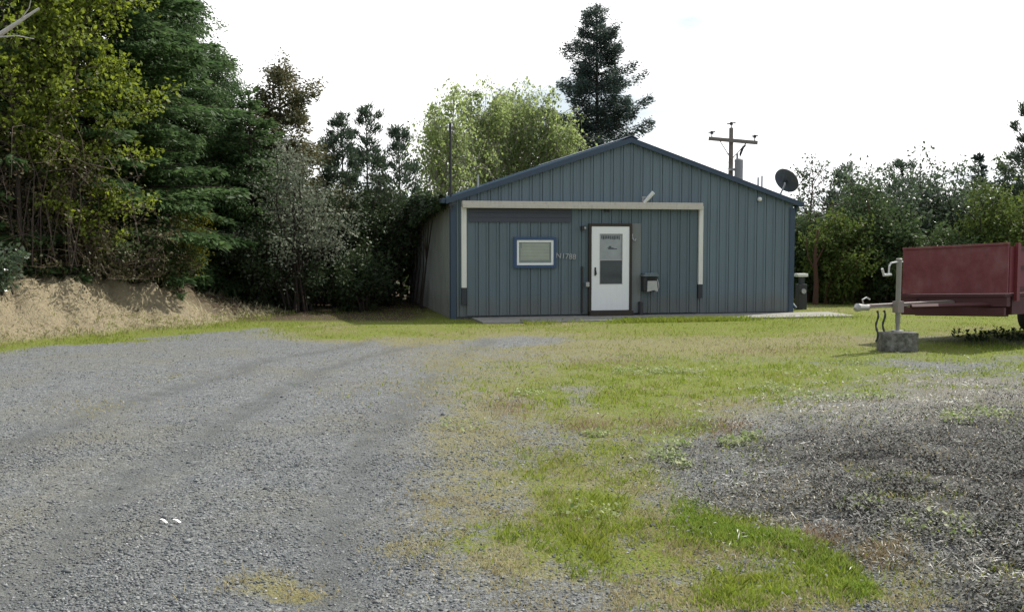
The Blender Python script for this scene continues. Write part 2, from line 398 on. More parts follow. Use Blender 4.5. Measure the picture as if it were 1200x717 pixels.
def make_ground():
    xs = np.concatenate([-np.geomspace(160, 12.2, 45), np.arange(-12, 12.01, 0.07), np.geomspace(12.2, 160, 45)])
    ys = np.concatenate([np.linspace(-25, 2.4, 14), np.geomspace(2.6, 27, 330), np.geomspace(27.3, 320, 60)])
    X, Y = np.meshgrid(xs, ys); nx, ny = len(xs), len(ys)
    x, y = X.ravel(), Y.ravel()
    z = height(x, y)
    idx = np.arange(nx * ny).reshape(ny, nx)
    f = np.stack([idx[:-1, :-1], idx[:-1, 1:], idx[1:, 1:], idx[1:, :-1]], -1).reshape(-1, 4)
    o = npmesh('ground', np.stack([x, y, z], 1), f, None, smooth=True)
    g, m, l, mu = zones(x, y)
    h, sd = bank_height(x, y)
    bk = S(sd, -0.1, 0.25)
    px, py = proj(x, y, 0.0)
    wood = np.maximum(S(y, 26, 30) , S(sd, 1.9, 2.6)) 
    wood = np.maximum(wood, S(y, 20.2, 21.2) * S(x, -1.6, -2.4))
    a = o.data.attributes.new('zone', 'FLOAT_COLOR', 'POINT')
    a.data.foreach_set('color', np.stack([g, l, mu, m], 1).astype(np.float32).ravel())
    a = o.data.attributes.new('zone_two', 'FLOAT_COLOR', 'POINT')
    a.data.foreach_set('color', np.stack([bk, wood, tracks(x, y), 0 * bk + 1], 1).astype(np.float32).ravel())
    t = NT('ground_gravel_and_turf'); co = t.coords('Object')
    za = t.n('ShaderNodeAttribute', attribute_name='zone'); zb = t.n('ShaderNodeAttribute', attribute_name='zone_two')
    sa = t.n('ShaderNodeSeparateColor'); t.l(za.outputs['Color'], sa.inputs[0])
    sb = t.n('ShaderNodeSeparateColor'); t.l(zb.outputs['Color'], sb.inputs[0])
    nA = t.noise(co, 5, 6, 0.65); nB = t.noise(co, 22, 5, 0.7); nC = t.noise(co, 0.7, 4, 0.6); nD = t.noise(co, 90, 3, 0.7)
    nn = t.math('ADD', t.math('MULTIPLY', nA, 0.32), t.math('ADD', t.math('MULTIPLY', nB, 0.38), t.math('MULTIPLY', nD, 0.30)))
    def brk(s, gain=5.0):
        v = t.math('ADD', s, t.math('SUBTRACT', t.math('MULTIPLY', nn, 3.2), 1.98))
        return t.math('MULTIPLY', v, gain, clamp=True)
    def voro(scale):
        v = t.n('ShaderNodeTexVoronoi'); t.l(co, v.inputs['Vector']); v.inputs['Scale'].default_value = scale; return v
    v1 = voro(52); v2 = voro(120)
    s1 = t.n('ShaderNodeSeparateColor'); t.l(v1.outputs['Color'], s1.inputs[0])
    s2 = t.n('ShaderNodeSeparateColor'); t.l(v2.outputs['Color'], s2.inputs[0])
    stops = [(0.0, (0.050, 0.055, 0.057)), (0.4, (0.128, 0.138, 0.142)), (0.85, (0.215, 0.228, 0.230)), (1.0, (0.46, 0.465, 0.45))]
    grav = t.mix(0.45, t.ramp(s1.outputs[0], stops), t.ramp(s2.outputs[0], stops))
    grav = t.mix(t.math('MULTIPLY', t.ramp(nC, [(0.35, 0), (0.7, 1)]), 0.5), grav, (0.165, 0.17, 0.168))
    grav = t.mix(t.math('MULTIPLY', t.ramp(t.noise(co, 0.45, 5, 0.7), [(0.48, 0), (0.66, 1)]), 0.45), grav, (0.19, 0.175, 0.115))
    grav = t.mix(t.math('MULTIPLY', t.ramp(nA, [(0.52, 0), (0.7, 1)]), 0.45), grav, (0.095, 0.093, 0.086))
    rut = t.math('MULTIPLY', sb.outputs[2], t.ramp(nA, [(0.3, 0.25), (0.6, 1)]))
    grav = t.mix(t.math('MULTIPLY', rut, 0.85), grav, t.mix(nD, (0.075, 0.079, 0.078), (0.135, 0.142, 0.14)))
    mossc = t.mix(nB, (0.20, 0.20, 0.045), (0.18, 0.155, 0.075))
    mossc = t.mix(t.ramp(nD, [(0.45, 0), (0.7, 1)]), mossc, (0.26, 0.235, 0.11))
    greenc = t.mix(nB, (0.10, 0.155, 0.018), (0.20, 0.205, 0.045))
    litc = t.mix(t.ramp(nD, [(0.4, 0), (0.62, 1)]), (0.085, 0.08, 0.066), (0.30, 0.29, 0.255))
    mulc = t.mix(t.ramp(nD, [(0.4, 0), (0.65, 1)]), (0.038, 0.037, 0.033), (0.14, 0.137, 0.125))
    bankc = t.mix(nB, (0.39, 0.335, 0.22), (0.16, 0.13, 0.085))
    woodc = t.mix(nB, (0.05, 0.038, 0.026), (0.10, 0.075, 0.045))
    c = t.mix(t.math('MULTIPLY', brk(za.outputs['Alpha'], 3.0), 0.85), grav, mossc)
    c = t.mix(brk(sa.outputs[2], 4), c, mulc)
    c = t.mix(brk(sa.outputs[1], 4), c, litc)
    c = t.mix(brk(sa.outputs[0], 4), c, greenc)
    c = t.mix(sb.outputs[0], c, bankc)
    c = t.mix(sb.outputs[1], c, woodc)
    hgt = t.math('ADD', t.math('MULTIPLY', v1.outputs['Distance'], -0.6), t.math('MULTIPLY', nB, 1.0))
    hgt = t.math('ADD', hgt, t.math('MULTIPLY', nD, 0.8))
    o.data.materials.append(t.bsdf(c, 0.92, 0, 0.15, t.bump(hgt, 0.9, 0.03)))
    tag(o, kind='structure')
    return o
make_ground()

# ------------------------------------------------------------------ scatter of small stuff
rng = np.random.default_rng(7)
def sample_ground(n, y0, y1, power=1.0, xpad=1.05):
    """points in the visible wedge, thinning with distance"""
    u = rng.random(n)
    inv = 1 / y0 + u * (1 / y1 - 1 / y0)
    y = 1 / inv if power == 1.0 else y0 * (y1 / y0) ** u
    hw = 0.54 * y * xpad + 0.3
    x = (rng.random(n) * 2 - 1) * hw
    return x, y

def build_shed_mask(x, y):
    p = np.stack([x - BO.x, y - BO.y], 1)
    lx = p @ np.array([BU.x, BU.y]); ly = p @ np.array([BV.x, BV.y])
    return (lx > -0.1) & (lx < BW + 0.1) & (ly > -0.05)

# building frame first (needed by masks)
pL = G(530, 374)
_k = (928 - CX) / F; _c, _s = math.cos(rad(12.5)), math.sin(rad(12.5))
_t = (_k * pL.y - pL.x) / (_c - _k * _s); pR = pL + Vector((_c, _s, 0)) * _t
BO = pL.copy(); BU = (pR - pL); BW = BU.length; BU.normalize(); BV = Vector((-BU.y, BU.x, 0))
BANG = math.atan2(BU.y, BU.x)
def fac(px, py, off=0.0):
    """pixel -> (x, z) on the facade plane"""
    d = ray(px, py); o = Vector((0, 0, CAMH)); p0 = BO - BV * off
    t = (p0 - o).dot(BV) / d.dot(BV)
    q = o + d * t - BO
    return q.dot(BU), q.z

def blades(name, x, y, hmin, hmax, w, mat, lean=0.5, label=None):
    n = len(x); z = height(x, y)
    a = rng.random(n) * 2 * math.pi; h = hmin + (hmax - hmin) * rng.random(n) ** 1.5
    la = rng.random(n) * 2 * math.pi; lm = h * lean * rng.random(n)
    ww = w * (0.7 + 0.6 * rng.random(n))
    ca, sa = np.cos(a) * ww, np.sin(a) * ww
    lx, ly = np.cos(la) * lm, np.sin(la) * lm
    z = z - 0.004
    v = np.empty((n, 5, 3))
    v[:, 0] = np.stack([x - ca, y - sa, z], 1); v[:, 1] = np.stack([x + ca, y + sa, z], 1)
    v[:, 2] = np.stack([x + ca * .8 + lx * .35, y + sa * .8 + ly * .35, z + h * .55], 1)
    v[:, 3] = np.stack([x + lx, y + ly, z + h], 1)
    v[:, 4] = np.stack([x - ca * .8 + lx * .35, y - sa * .8 + ly * .35, z + h * .55], 1)
    f = np.arange(n * 5).reshape(n, 5)
    return tag(npmesh(name, v.reshape(-1, 3), f, mat), label, kind='stuff')

def straws(name, x, y, lmin, lmax, w, mat, tilt=0.35, lift=0.012, base=None):
    n = len(x); z = (height(x, y) if base is None else base) + lift * rng.random(n)
    a = rng.random(n) * 2 * math.pi; L = lmin + (lmax - lmin) * rng.random(n) ** 2
    el = (rng.random(n) - 0.25) * tilt
    d = np.stack([np.cos(a) * np.cos(el), np.sin(a) * np.cos(el), np.sin(el)], 1) * L[:, None] * 0.5
    ww = w * (0.6 + 0.8 * rng.random(n))
    ro = (rng.random(n) - .5) * 1.2
    s = np.stack([-np.sin(a), np.cos(a), ro], 1) * ww[:, None]
    c = np.stack([x, y, z + 0.006], 1)
    c[:, 2] += np.abs(d[:, 2]) * 0.8
    bow = np.zeros((n, 3)); bow[:, 2] = L * 0.08 * rng.random(n)
    v = np.stack([c - d, c + s * .9 + bow, c + d, c - s * .9 + bow], 1)
    f = np.arange(n * 4).reshape(n, 4)
    return tag(npmesh(name, v.reshape(-1, 3), f, mat), kind='stuff')

def keep(x, y, p):
    k = (rng.random(len(x)) < p) & ~build_shed_mask(x, y)
    return x[k], y[k]

def patch(x, y, sc=3.0, seed=50, lo=0.42, hi=0.62):
    return S(fbm(x, y, sc, seed), lo, hi)

# lawn and weeds
x, y = sample_ground(900000, 4.0, 26.5)
g, m, l, mu = zones(x, y); h, sd = bank_height(x, y)
pg = np.where(y < 15, g * (0.10 + 0.90 * patch(x, y, 2.6, 51)) * (0.25 + .75 * patch(x, y, 9, 53, .38, .6)), g * (0.15 + .85 * patch(x, y, 1.3, 51, .38, .62))) * (sd < 0.3)
gx, gy = keep(x, y, pg * 0.8)
dist = gy
near = dist < 9.5
blades('grass', gx[near], gy[near], 0.008, 0.06, 0.0024, M_grass, 1.1)
blades('grass', gx[~near], gy[~near], 0.012, 0.060, 0.0048, M_grass, 1.0)
pm = m * (0.15 + 0.85 * patch(x, y, 3.4, 61)) * (0.3 + .7 * patch(x, y, 11, 63, .38, .6)) * (sd < 0.3)
mx_, my_ = keep(x, y, pm * 0.5)
near = my_ < 9.5
blades('dry_grass', mx_[near], my_[near], 0.006, 0.042, 0.0021, M_grassd, 1.3)
blades('dry_grass', mx_[~near], my_[~near], 0.01, 0.04, 0.0042, M_grassd, 1.2)
# lush strip
n = 34000
t_ = rng.random(n); w_ = rng.normal(0, 1, n)
lp = 795 + 225 * t_ + rng.normal(0, 10, n); lq = 600 + 92 * t_ + 8 * np.sin(t_ * 7) + w_ * (10 - 5 * t_)
pts = np.array([G(a, b)[:2] for a, b in zip(lp, lq)])
lx_, ly_ = keep(pts[:, 0], pts[:, 1], (1 - .6 * t_) * (0.1 + 0.9 * patch(pts[:, 0], pts[:, 1], 4.5, 71, .38, .6)))
blades('lush_grass', lx_, ly_, 0.012, 0.055, 0.0022, M_bright, 1.0)
# litter of bleached straw
x, y = sample_ground(150000, 4.2, 17)
g, m, l, mu = zones(x, y)
sx, sy = keep(x, y, l * (0.25 + 0.75 * patch(x, y, 2.5, 81)) * 0.75)
kk_ = patch(sx, sy, 3.5, 85, .32, .62) > rng.random(len(sx)) * .9
sx, sy = sx[kk_], sy[kk_]
straws('dead_grass', sx, sy, 0.02, 0.085, np.where(sy < 9, 0.0024, 0.0042), M_straw, 0.8, 0.03)
k = rng.random(len(sx)) < .22
blades('grass', sx[k] + .015, sy[k] + .01, 0.015, 0.06, 0.003, M_grass, 1.3)
k = (rng.random(len(sx)) < .35) & (patch(sx, sy, 1.8, 83, .45, .65) > .35)
blades('dead_grass', sx[k] + .02, sy[k], 0.02, 0.08, 0.0020, M_straw, 1.3)
# reddish patches of sorrel
n = 5000
ctr = [(775, 497, 40, 10), (850, 503, 30, 8), (720, 425, 60, 7), (1035, 660, 30, 12), (690, 500, 30, 8), (900, 412, 70, 5), (600, 480, 25, 14), (960, 640, 40, 12)]
ci = rng.integers(0, len(ctr), n); cc = np.array(ctr)[ci]
q_ = np.array([G(a, b)[:2] for a, b in zip(cc[:, 0] + rng.normal(0, 1, n) * cc[:, 2] * .6, cc[:, 1] + rng.normal(0, 1, n) * cc[:, 3] * .6)])
blades('dry_weeds', q_[:, 0], q_[:, 1], 0.01, 0.06, 0.003, M_sorrel, 1.2)
# twig mulch
x, y = sample_ground(520000, 4.2, 14)
g, m, l, mu = zones(x, y)
sx, sy = keep(x, y, mu * 0.8)
k = patch(sx, sy, 5, 87, .3, .6) > rng.random(len(sx)) * .8
straws('twig_mulch', sx[k], sy[k], 0.010, 0.036, 0.0068, M_twig, 1.2, 0.045)
k = rng.random(len(sx)) < .035
blades('dry_weeds', sx[k], sy[k] + .01, 0.01, 0.06, 0.0025, M_grassd, 1.4)
k = (rng.random(len(sx)) < .10) & (patch(sx, sy, 1.7, 89, .5, .68) > .4)
blades('grass', sx[k] + .01, sy[k], 0.01, 0.055, 0.0026, M_grass, 1.3)
k = rng.random(len(sx)) < 0.05
straws('dead_grass', sx[k] + 0.01, sy[k], 0.02, 0.07, 0.0022, M_straw, 0.8, 0.035)
# straw on the cut bank
x = -12.5 + 9 * rng.random(90000); y = 12 + 11.5 * rng.random(90000)
h, sd = bank_height(x, y)
straw_gap = 1
bx, by = keep(x, y, S(sd, -0.15, 0.15) * S(sd, 2.8, 1.4) * 0.55 * (0.25 + .75 * patch(x, y, 2.2, 91, .35, .6)))
straws('dry_bank_grass', bx, by, 0.06, 0.26, 0.0055, M_bankstraw, 1.3, 0.05)

x = -12.5 + 9 * rng.random(60000); y = 12 + 11.5 * rng.random(60000)
h, sd = bank_height(x, y)
bx, by = keep(x, y, S(sd, -.5, -.1) * S(sd, .75, .1) * (.15 + .85 * patch(x, y, 2.5, 93, .38, .6)) * .9)
blades('grass', bx, by, .02, .09, .0055, M_grass, 1.0)
k = rng.random(len(bx)) < .5
blades('dry_grass', bx[k] + .03, by[k], .02, .11, .0055, M_grassd, 1.2)
# loose stones
def stones(n, y0, y1, smin, smax):
    x, y = sample_ground(n, y0, y1)
    g, m, l, mu = zones(x, y); h, sd = bank_height(x, y)
    x, y = keep(x, y, np.clip(1.05 - 0.8 * g - 0.45 * m - 0.7 * mu - .5 * l, 0.12, 1) * (sd < 0) * (0.35 + .65 * patch(x, y, 1.4, 101, .35, .6)) * (1 - .65 * tracks(x, y)))
    n = len(x)
    base = np.array([(1, 0, 0), (-1, 0, 0), (0, 1, 0), (0, -1, 0), (0, 0, 1), (0, 0, -1)], float)
    tri = np.array([(0, 2, 4), (2, 1, 4), (1, 3, 4), (3, 0, 4), (2, 0, 5), (1, 2, 5), (3, 1, 5), (0, 3, 5)])
    s = smin + (smax - smin) * rng.random(n) ** 4.5
    v = base[None] * (0.65 + 0.7 * rng.random((n, 6, 1))) + rng.normal(0, 0.22, (n, 6, 3))
    v *= s[:, None, None] * np.stack([0.75 + .5 * rng.random(n), 0.75 + .5 * rng.random(n), 0.45 + .4 * rng.random(n)], 1)[:, None]
    a = rng.random(n) * 6.283
    ca, sa = np.cos(a)[:, None], np.sin(a)[:, None]
    vx = v[..., 0] * ca - v[..., 1] * sa; vy = v[..., 0] * sa + v[..., 1] * ca
    V = np.stack([vx + x[:, None], vy + y[:, None], v[..., 2] + height(x, y)[:, None] + (s * 0.2)[:, None]], -1)
    f = (np.arange(n)[:, None, None] * 6 + tri[None]).reshape(-1, 3)
    return tag(npmesh('gravel_stones', V.reshape(-1, 3), f, M_stone), kind='stuff')
stones(170000, 4.0, 9, 0.0025, 0.0115)
stones(50000, 7, 17, 0.005, 0.013)

stones(700, 4.0, 11, 0.010, 0.028)

# low broad-leaved weeds
def weeds(spots):
    V = []
    for (px, py, r, n, hh) in spots:
        c = G(px, py)
        for i in range(n):
            a = rng.random() * 6.283; q = r * math.sqrt(rng.random())
            V.append((c.x + math.cos(a) * q, c.y + math.sin(a) * q, hh))
    V = np.array(V); n = len(V); x, y, hh = V[:, 0], V[:, 1], V[:, 2]
    z = height(x, y) + hh * rng.random(n)
    a = rng.random(n) * 6.283; L = 0.012 + 0.028 * rng.random(n); el = rng.normal(0.35, 0.4, n)
    d = np.stack([np.cos(a) * np.cos(el), np.sin(a) * np.cos(el), np.sin(el)], 1) * L[:, None]
    s = np.stack([-np.sin(a), np.cos(a), rng.normal(0, .4, n)], 1) * (L * .42)[:, None]
    c = np.stack([x, y, z], 1)
    v = np.stack([c, c + d * .5 + s, c + d, c + d * .5 - s], 1).reshape(-1, 3)
    tag(npmesh('low_weeds', v, np.arange(n * 4).reshape(n, 4), M_weed), kind='stuff')
weeds([(780, 537, .16, 260, .05), (795, 525, .12, 150, .05), (860, 522, .14, 200, .05), (700, 510, .12, 90, .04), (880, 516, .1, 140, .05), (800, 545, .1, 100, .04),
       (1120, 517, .12, 150, .08), (620, 462, .2, 140, .05), (745, 437, .3, 220, .06), (785, 437, .25, 200, .06), (1000, 425, .3, 160, .05), (905, 458, .3, 180, .05),
       (950, 470, .35, 220, .06), (1020, 470, .35, 220, .06), (1160, 505, .2, 150, .06), (690, 600, .2, 120, .04), (1100, 640, .2, 120, .06), (1010, 610, .15, 80, .05), (545, 500, .3, 90, .04)])

# ------------------------------------------------------------------ the metal building
bld = thing('metal_building', 'blue grey ribbed metal shop building with gable front and white storm door', 'building', BO, BANG)
EAVE = fac(530, 237)[1]
EAVE = 0.5 * (EAVE + fac(928, 237)[1])
AX, AZ = fac(735, 166); DEP = 7.8
AX = BW / 2
def top(x): return EAVE + (AZ - EAVE) * (1 - abs(x - AX) / AX)

def ribbed(x0, x1, zb, ztop, yoff, depth=0.022, pitch=0.2286, start=0.0):
    """profile of ribs along x; returns MB-style verts/faces on plane y=yoff (front is -y)"""
    xs = [(x0, 0.0)]
    k = math.floor((x0 - start) / pitch)
    while True:
        c = start + k * pitch
        if c - 0.05 > x0 and c + 0.05 < x1:
            xs += [(c - 0.036, 0), (c - 0.018, depth), (c + 0.014, depth), (c + 0.022, -0.004), (c + 0.026, -0.016), (c + 0.036, -0.016), (c + 0.040, 0)]
            m1 = c + pitch * 0.5
            if m1 + 0.02 < x1: xs += [(m1 - 0.012, 0), (m1, 0.005), (m1 + 0.012, 0)]
        k += 1
        if c > x1: break
    xs.append((x1, 0.0))
    # apex needs its own point
    xs = sorted(xs)
    return xs
def wall_mesh(name, x0, x1, zb, ztop, y, mat, parent, thick=0.05, extra=(), **kw):
    prof = ribbed(x0, x1, zb, ztop, y, **kw)
    for e in extra:
        prof = sorted(prof + [(e, [d for (q, d) in prof if q <= e][-1])])
    mb = MB(); n = len(prof)
    vs = [(x, y - d, zb) for x, d in prof] + [(x, y - d, ztop(x)) for x, d in prof]
    vs += [(x, y + thick, zb) for x, d in prof] + [(x, y + thick, ztop(x)) for x, d in prof]
    fs = []
    for i in range(n - 1):
        fs.append((i, i + 1, n + i + 1, n + i))
        fs.append((2 * n + i + 1, 2 * n + i, 3 * n + i, 3 * n + i + 1))
        fs.append((n + i, n + i + 1, 3 * n + i + 1, 3 * n + i))
        fs.append((i + 1, i, 2 * n + i, 2 * n + i + 1))
    fs.append((0, n, 3 * n, 2 * n)); fs.append((n - 1, 3 * n - 1, 4 * n - 1, 2 * n - 1))
    mb.add(vs, fs)
    return mb.build(name, mat, parent)

wall_mesh('front_wall', 0.0, BW, 0.0, top, 0.0, M_wall, bld, extra=(AX,), start=0.12)
# side and rear walls: built along x then turned
def side_wall(name, xpos, outward, mat):
    o = wall_mesh(name, 0.06, DEP, 0.0, lambda q: EAVE, 0.0, mat, bld, start=0.1)
    M = Matrix.Rotation(rad(90), 4, 'Z') if outward > 0 else Matrix.Rotation(rad(-90), 4, 'Z') @ Matrix.Translation((-DEP - 0.06, 0, 0))
    for v in o.data.vertices:
        q = M @ v.co; v.co = (q.x + xpos, q.y, q.z)
    return o
side_wall('side_wall', 0.0, -1, M_sidewall)
side_wall('side_wall', BW, 1, M_wall)
mb = MB(); mb.prism([(0, 0), (BW, 0), (BW, EAVE), (AX, AZ), (0, EAVE)], DEP + 0.01, DEP + 0.06); mb.build('rear_wall', M_wall, bld)
# roof: two ribbed slabs
sl = (AZ - EAVE) / AX; OV = 0.12
for s in (-1, 1):
    mb = MB()
    xe = AX + s * (AX + OV); ze = EAVE - sl * OV
    poly = [(AX, AZ + 0.005), (AX, AZ + 0.075), (xe, ze + 0.075), (xe, ze + 0.005)]
    mb.prism(poly, -0.10, DEP + 0.15)
    for k in range(12):
        y = 0.05 + k * 0.95
        q = 0.022
        mb.prism([(AX - s * 0, AZ + 0.076), (AX, AZ + 0.1), (xe, ze + 0.1), (xe, ze + 0.076)], y, y + 0.04)
    mb.build('roof', M_roof, bld)
    mb = MB()
    mb.prism([(AX, AZ - 0.035), (AX, AZ + 0.078), (xe + s * 0.02, ze + 0.078), (xe + s * 0.02, ze - 0.035)], -0.135, -0.102)
    mb.build('rake_trim', M_trim, bld)
    mb = MB()
    xg = xe + s * 0.022
    mb.box(min(xg, xg + s * 0.09), max(xg, xg + s * 0.09), -0.09, DEP + 0.1, ze - 0.02, ze + 0.08)
    mb.build('gutter', M_trim, bld, bevel=0.01)
mb = MB(); mb.prism([(AX - 0.18, AZ + 0.05), (AX, AZ + 0.125), (AX + 0.18, AZ + 0.05), (AX, AZ + 0.1)], -0.14, DEP + 0.16); mb.build('ridge_cap', M_trim, bld)
# corner trims
for x in (-0.035, BW - 0.085):
    mb = MB(); mb.box(x, x + 0.12, -0.034, -0.024, 0.0, EAVE - 0.09)
    xx = x if x < 0 else x + 0.109
    mb.box(xx, xx + 0.011, -0.024, 0.10, 0.0, EAVE - 0.09); mb.build('corner_trim', M_trim, bld)
mb = MB(); mb.box(0.09, BW - 0.09, -0.036, -0.024, 0.0, 0.055); mb.build('base_trim', M_darkpost, bld)
xg = BW + 0.10
mb = MB(); mb.tube([(xg + .06, 0.1, EAVE - 0.03), (xg + .02, 0.14, EAVE - 0.2), (xg - 0.03, 0.14, EAVE - 0.35), (xg - 0.03, 0.14, 0.25), (xg + .02, 0.02, 0.12)], 0.04, 8); mb.build('downspout', M_trim, bld)

# big sliding door
xl, _ = fac(549, 300); xr, _ = fac(815, 300); zt = fac(680, 243)[1]
SD = 0.05
sdo = wall_mesh('sliding_door', xl - 0.04, xr + 0.02, 0.07, lambda q: zt + 0.02, -SD, M_door_panel, bld, thick=0.018, start=0.07, depth=0.02)
x0, z0 = fac(540, 236); x1, z1 = fac(820, 241)
zb_ = fac(680, 243.5)[1]; zt_ = fac(680, 237)[1]
mb = MB(); mb.box(x0, x1, -0.20, -0.024, zb_, zt_)
mb.box(x0, x1, -0.235, -0.201, zb_ - 0.03, zb_ + 0.05)
mb.build('track_beam', M_beam, bld, bevel=0.008)
for pxx, pt, pb, db in ((543, 244, 337, 357), (819.3, 244, 333, 349)):
    xc = fac(pxx, 300)[0]; zT = zb_ - 0.003; zB = fac(pxx, pb)[1]; zD = fac(pxx, db)[1]
    w = 0.055 if pxx < 600 else 0.05
    mb = MB(); mb.box(xc - w, xc + w, -0.105, -0.025, zB, zT); mb.build('door_post', M_white, bld, bevel=0.006)
    mb = MB(); mb.box(xc - w * .95, xc + w * .95, -0.095, -0.026, zD, zB - 0.003); mb.build('post_stub', M_darkpost, bld)
# dark weathered board below the track
xa, za_ = fac(549, 243); xb, zb2 = fac(668, 261)
mb = MB()
zt2 = zb_ - 0.032
hh = (zt2 - zb2) / 3
for i in range(3):
    mb.box(xa, xb, -0.088 - 0.003 * (i % 2), -0.066, zb2 + i * hh + 0.004, zb2 + (i + 1) * hh)
mb.build('header_board', M_header, bld)
# bottom guide + small hook on beam
xh = fac(710, 248)[0]
mb = MB(); mb.box(xh - .05, xh + .05, -0.10, -0.066, zb_ - 0.09, zb_ - 0.033); mb.build('door_roller', M_dark, bld)

# window
xa, za_ = fac(604, 311); xb, zb2 = fac(647.5, 281)
YW = -SD
win = MB()
def frame(mb, xa, xb, za, zb, w, y0, y1):
    mb.box(xa, xb, y0, y1, zb - w, zb); mb.box(xa, xb, y0, y1, za, za + w)
    mb.box(xa, xa + w, y0, y1, za + w, zb - w); mb.box(xb - w, xb, y0, y1, za + w, zb - w)
frame(win, xa - 0.055, xb + 0.055, za_ - 0.055, zb2 + 0.055, 0.06, YW - 0.075, YW - 0.01)
wo = win.build('window', painted('blue_window_trim', (.035, .075, .16), .45, .1), bld)
mb = MB(); frame(mb, xa + 0.006, xb - 0.006, za_ + 0.006, zb2 - 0.006, 0.048, YW - 0.062, YW - 0.02); mb.build('window_frame', M_doorw, wo)
mb = MB(); mb.box(xa + 0.055, xb - 0.055, YW - 0.040, YW - 0.03, za_ + 0.055, zb2 - 0.055); mb.build('pane', M_pane, wo)
# a shelf line at the foot of the pane: blind slats, brightened to stand for the pale reflection
mb = MB()
for k in range(12):
    zz = zb2 - 0.07 - k * 0.031
    if zz > za_ + 0.13: mb.box(xa + 0.12 - .03 * (k > 3), xb - 0.10, YW - 0.0445, YW - 0.0405, zz - 0.024, zz)
mb.build('blind', mk_glass('brightened_blind_slats', (0.42, 0.46, 0.38), 0.3), wo)

# storm door
xa, za_ = fac(691, 363.3); xb, zb2 = fac(735.5, 265.6)
fr = MB(); w = 0.062
fr.box(xa - w, xa - 0.002, -SD - 0.085, -SD - 0.001 - 0.02, 0.03, zb2 + w); fr.box(xb + 0.002, xb + w, -SD - 0.085, -SD - 0.021, 0.03, zb2 + w)
fr.box(xa - 0.002, xb + 0.002, -SD - 0.085, -SD - 0.021, zb2 + 0.002, zb2 + w)
fr.build('door_frame', M_brown, bld)
dr = MB()
ga, gz0 = fac(700.5, 333); gb, gz1 = fac(727.5, 274)
yd0, yd1 = -SD - 0.075, -SD - 0.035
dr.box(xa, ga, yd0, yd1, za_, zb2); dr.box(gb, xb, yd0, yd1, za_, zb2); dr.box(ga, gb, yd0, yd1, gz1, zb2); dr.box(ga, gb, yd0, yd1, za_, gz0)
door = dr.build('storm_door', M_doorw, bld)
gm = fac(714, 304.5)[1]
mb = MB(); mb.box(ga, gb, yd0 + 0.014, yd1 - 0.01, gz0, gm - 0.002); mb.build('lower_glass', M_dglass, door)
mb = MB(); mb.box(ga, gb, yd0 + 0.014, yd1 - 0.01, gm + 0.002, gz1); mb.build('upper_glass', M_dglass2, door)
mb = MB(); mb.box(ga, gb, yd0 + 0.004, yd0 + 0.0135, gm - 0.012, gm + 0.012)
frame(mb, ga, gb, gz0, gz1, 0.012, yd0 - 0.004, yd0 + 0.01); mb.build('glass_frame', M_galv, door)
# faded marks on the upper glass
mb = MB(); r2 = np.random.default_rng(3)
xx = ga + 0.04
while xx < gb - 0.06:
    ww = 0.018 + 0.022 * r2.random(); hh = 0.05 + 0.02 * r2.random()
    mb.box(xx, xx + ww, yd0 + 0.0115, yd0 + 0.0135, gz1 - 0.06 - hh, gz1 - 0.045); xx += ww + 0.012
mb.build('faded_lettering', M_dglass, door)
mb = MB()
for (fx, fz, wx, hz) in ((.35, .53, .14, .016), (.40, .47, .06, .035), (.38, .565, .20, .02)):
    cx = ga + fx * (gb - ga); cz = gz1 - fz * (gz1 - gm); mb.box(cx, cx + wx, yd0 + 0.0115, yd0 + 0.0135, cz - hz, cz)
mb.build('faded_emblem', M_dglass, door)
hx, hz = fac(695.5, 318)
mb = MB(); mb.box(hx - .018, hx + .018, yd0 - 0.012, yd0 - 0.001, hz - .09, hz + .09); mb.tube([(hx, yd0 - .012, hz + .03), (hx, yd0 - .05, hz + .02), (hx + .015, yd0 - .055, hz - .06)], 0.011, 6); mb.build('handle', M_dark, door)
mb = MB(); mb.box(xa - w, xb + w, -0.26, -0.068, 0.02, za_ - 0.012); mb.build('threshold', M_brown, bld)
# conduit left of the door and siding patch right of it
cx, cz = fac(681, 312); _, cb = fac(681, 366)
mb = MB(); mb.tube([(cx, -SD - 0.04, cz), (cx, -SD - 0.04, cb)], 0.024, 8); mb.build('conduit', M_dark, bld)
bx_, bz_ = fac(686, 333)
mb = MB(); mb.box(bx_ - .04, bx_ + .04, -SD - 0.125, -SD - 0.0865, bz_ - .05, bz_ + .05); mb.build('switch_box', M_galv, bld, bevel=.006)
xp0, _ = fac(738.5, 300); xp1, zp0 = fac(749, 366); _, zp1 = fac(745, 262)
mb = MB(); mb.box(xb + w + .004, xp1, -SD - 0.034, -SD - 0.0185, 0.08, zp1); mb.build('siding_patch', painted('faded_grey_patch', (0.19, 0.205, 0.20), .7, .2), bld)
# house number
def text_mesh(name, s, size, mat, parent, loc, rx=90, ry=0, ext=0.006):
    cu = bpy.data.curves.new(name, 'FONT'); cu.body = s; cu.size = size; cu.extrude = ext
    cu.align_x = 'CENTER'; cu.align_y = 'CENTER'
    tmp = bpy.data.objects.new(name, cu); C.objects.link(tmp)
    dg = bpy.context.evaluated_depsgraph_get()
    me = bpy.data.meshes.new_from_object(tmp.evaluated_get(dg)); C.objects.unlink(tmp); bpy.data.objects.remove(tmp)
    me.materials.clear(); me.materials.append(mat)
    o = bpy.data.objects.new(name, me); o.location = loc; o.rotation_euler = (rad(rx), rad(ry), 0)
    return link(o, parent)
nx, nz = fac(662, 300.5)
text_mesh('house_number', 'N1788', 0.165, M_galv, bld, (nx, -SD - 0.032, nz), 90, 4)

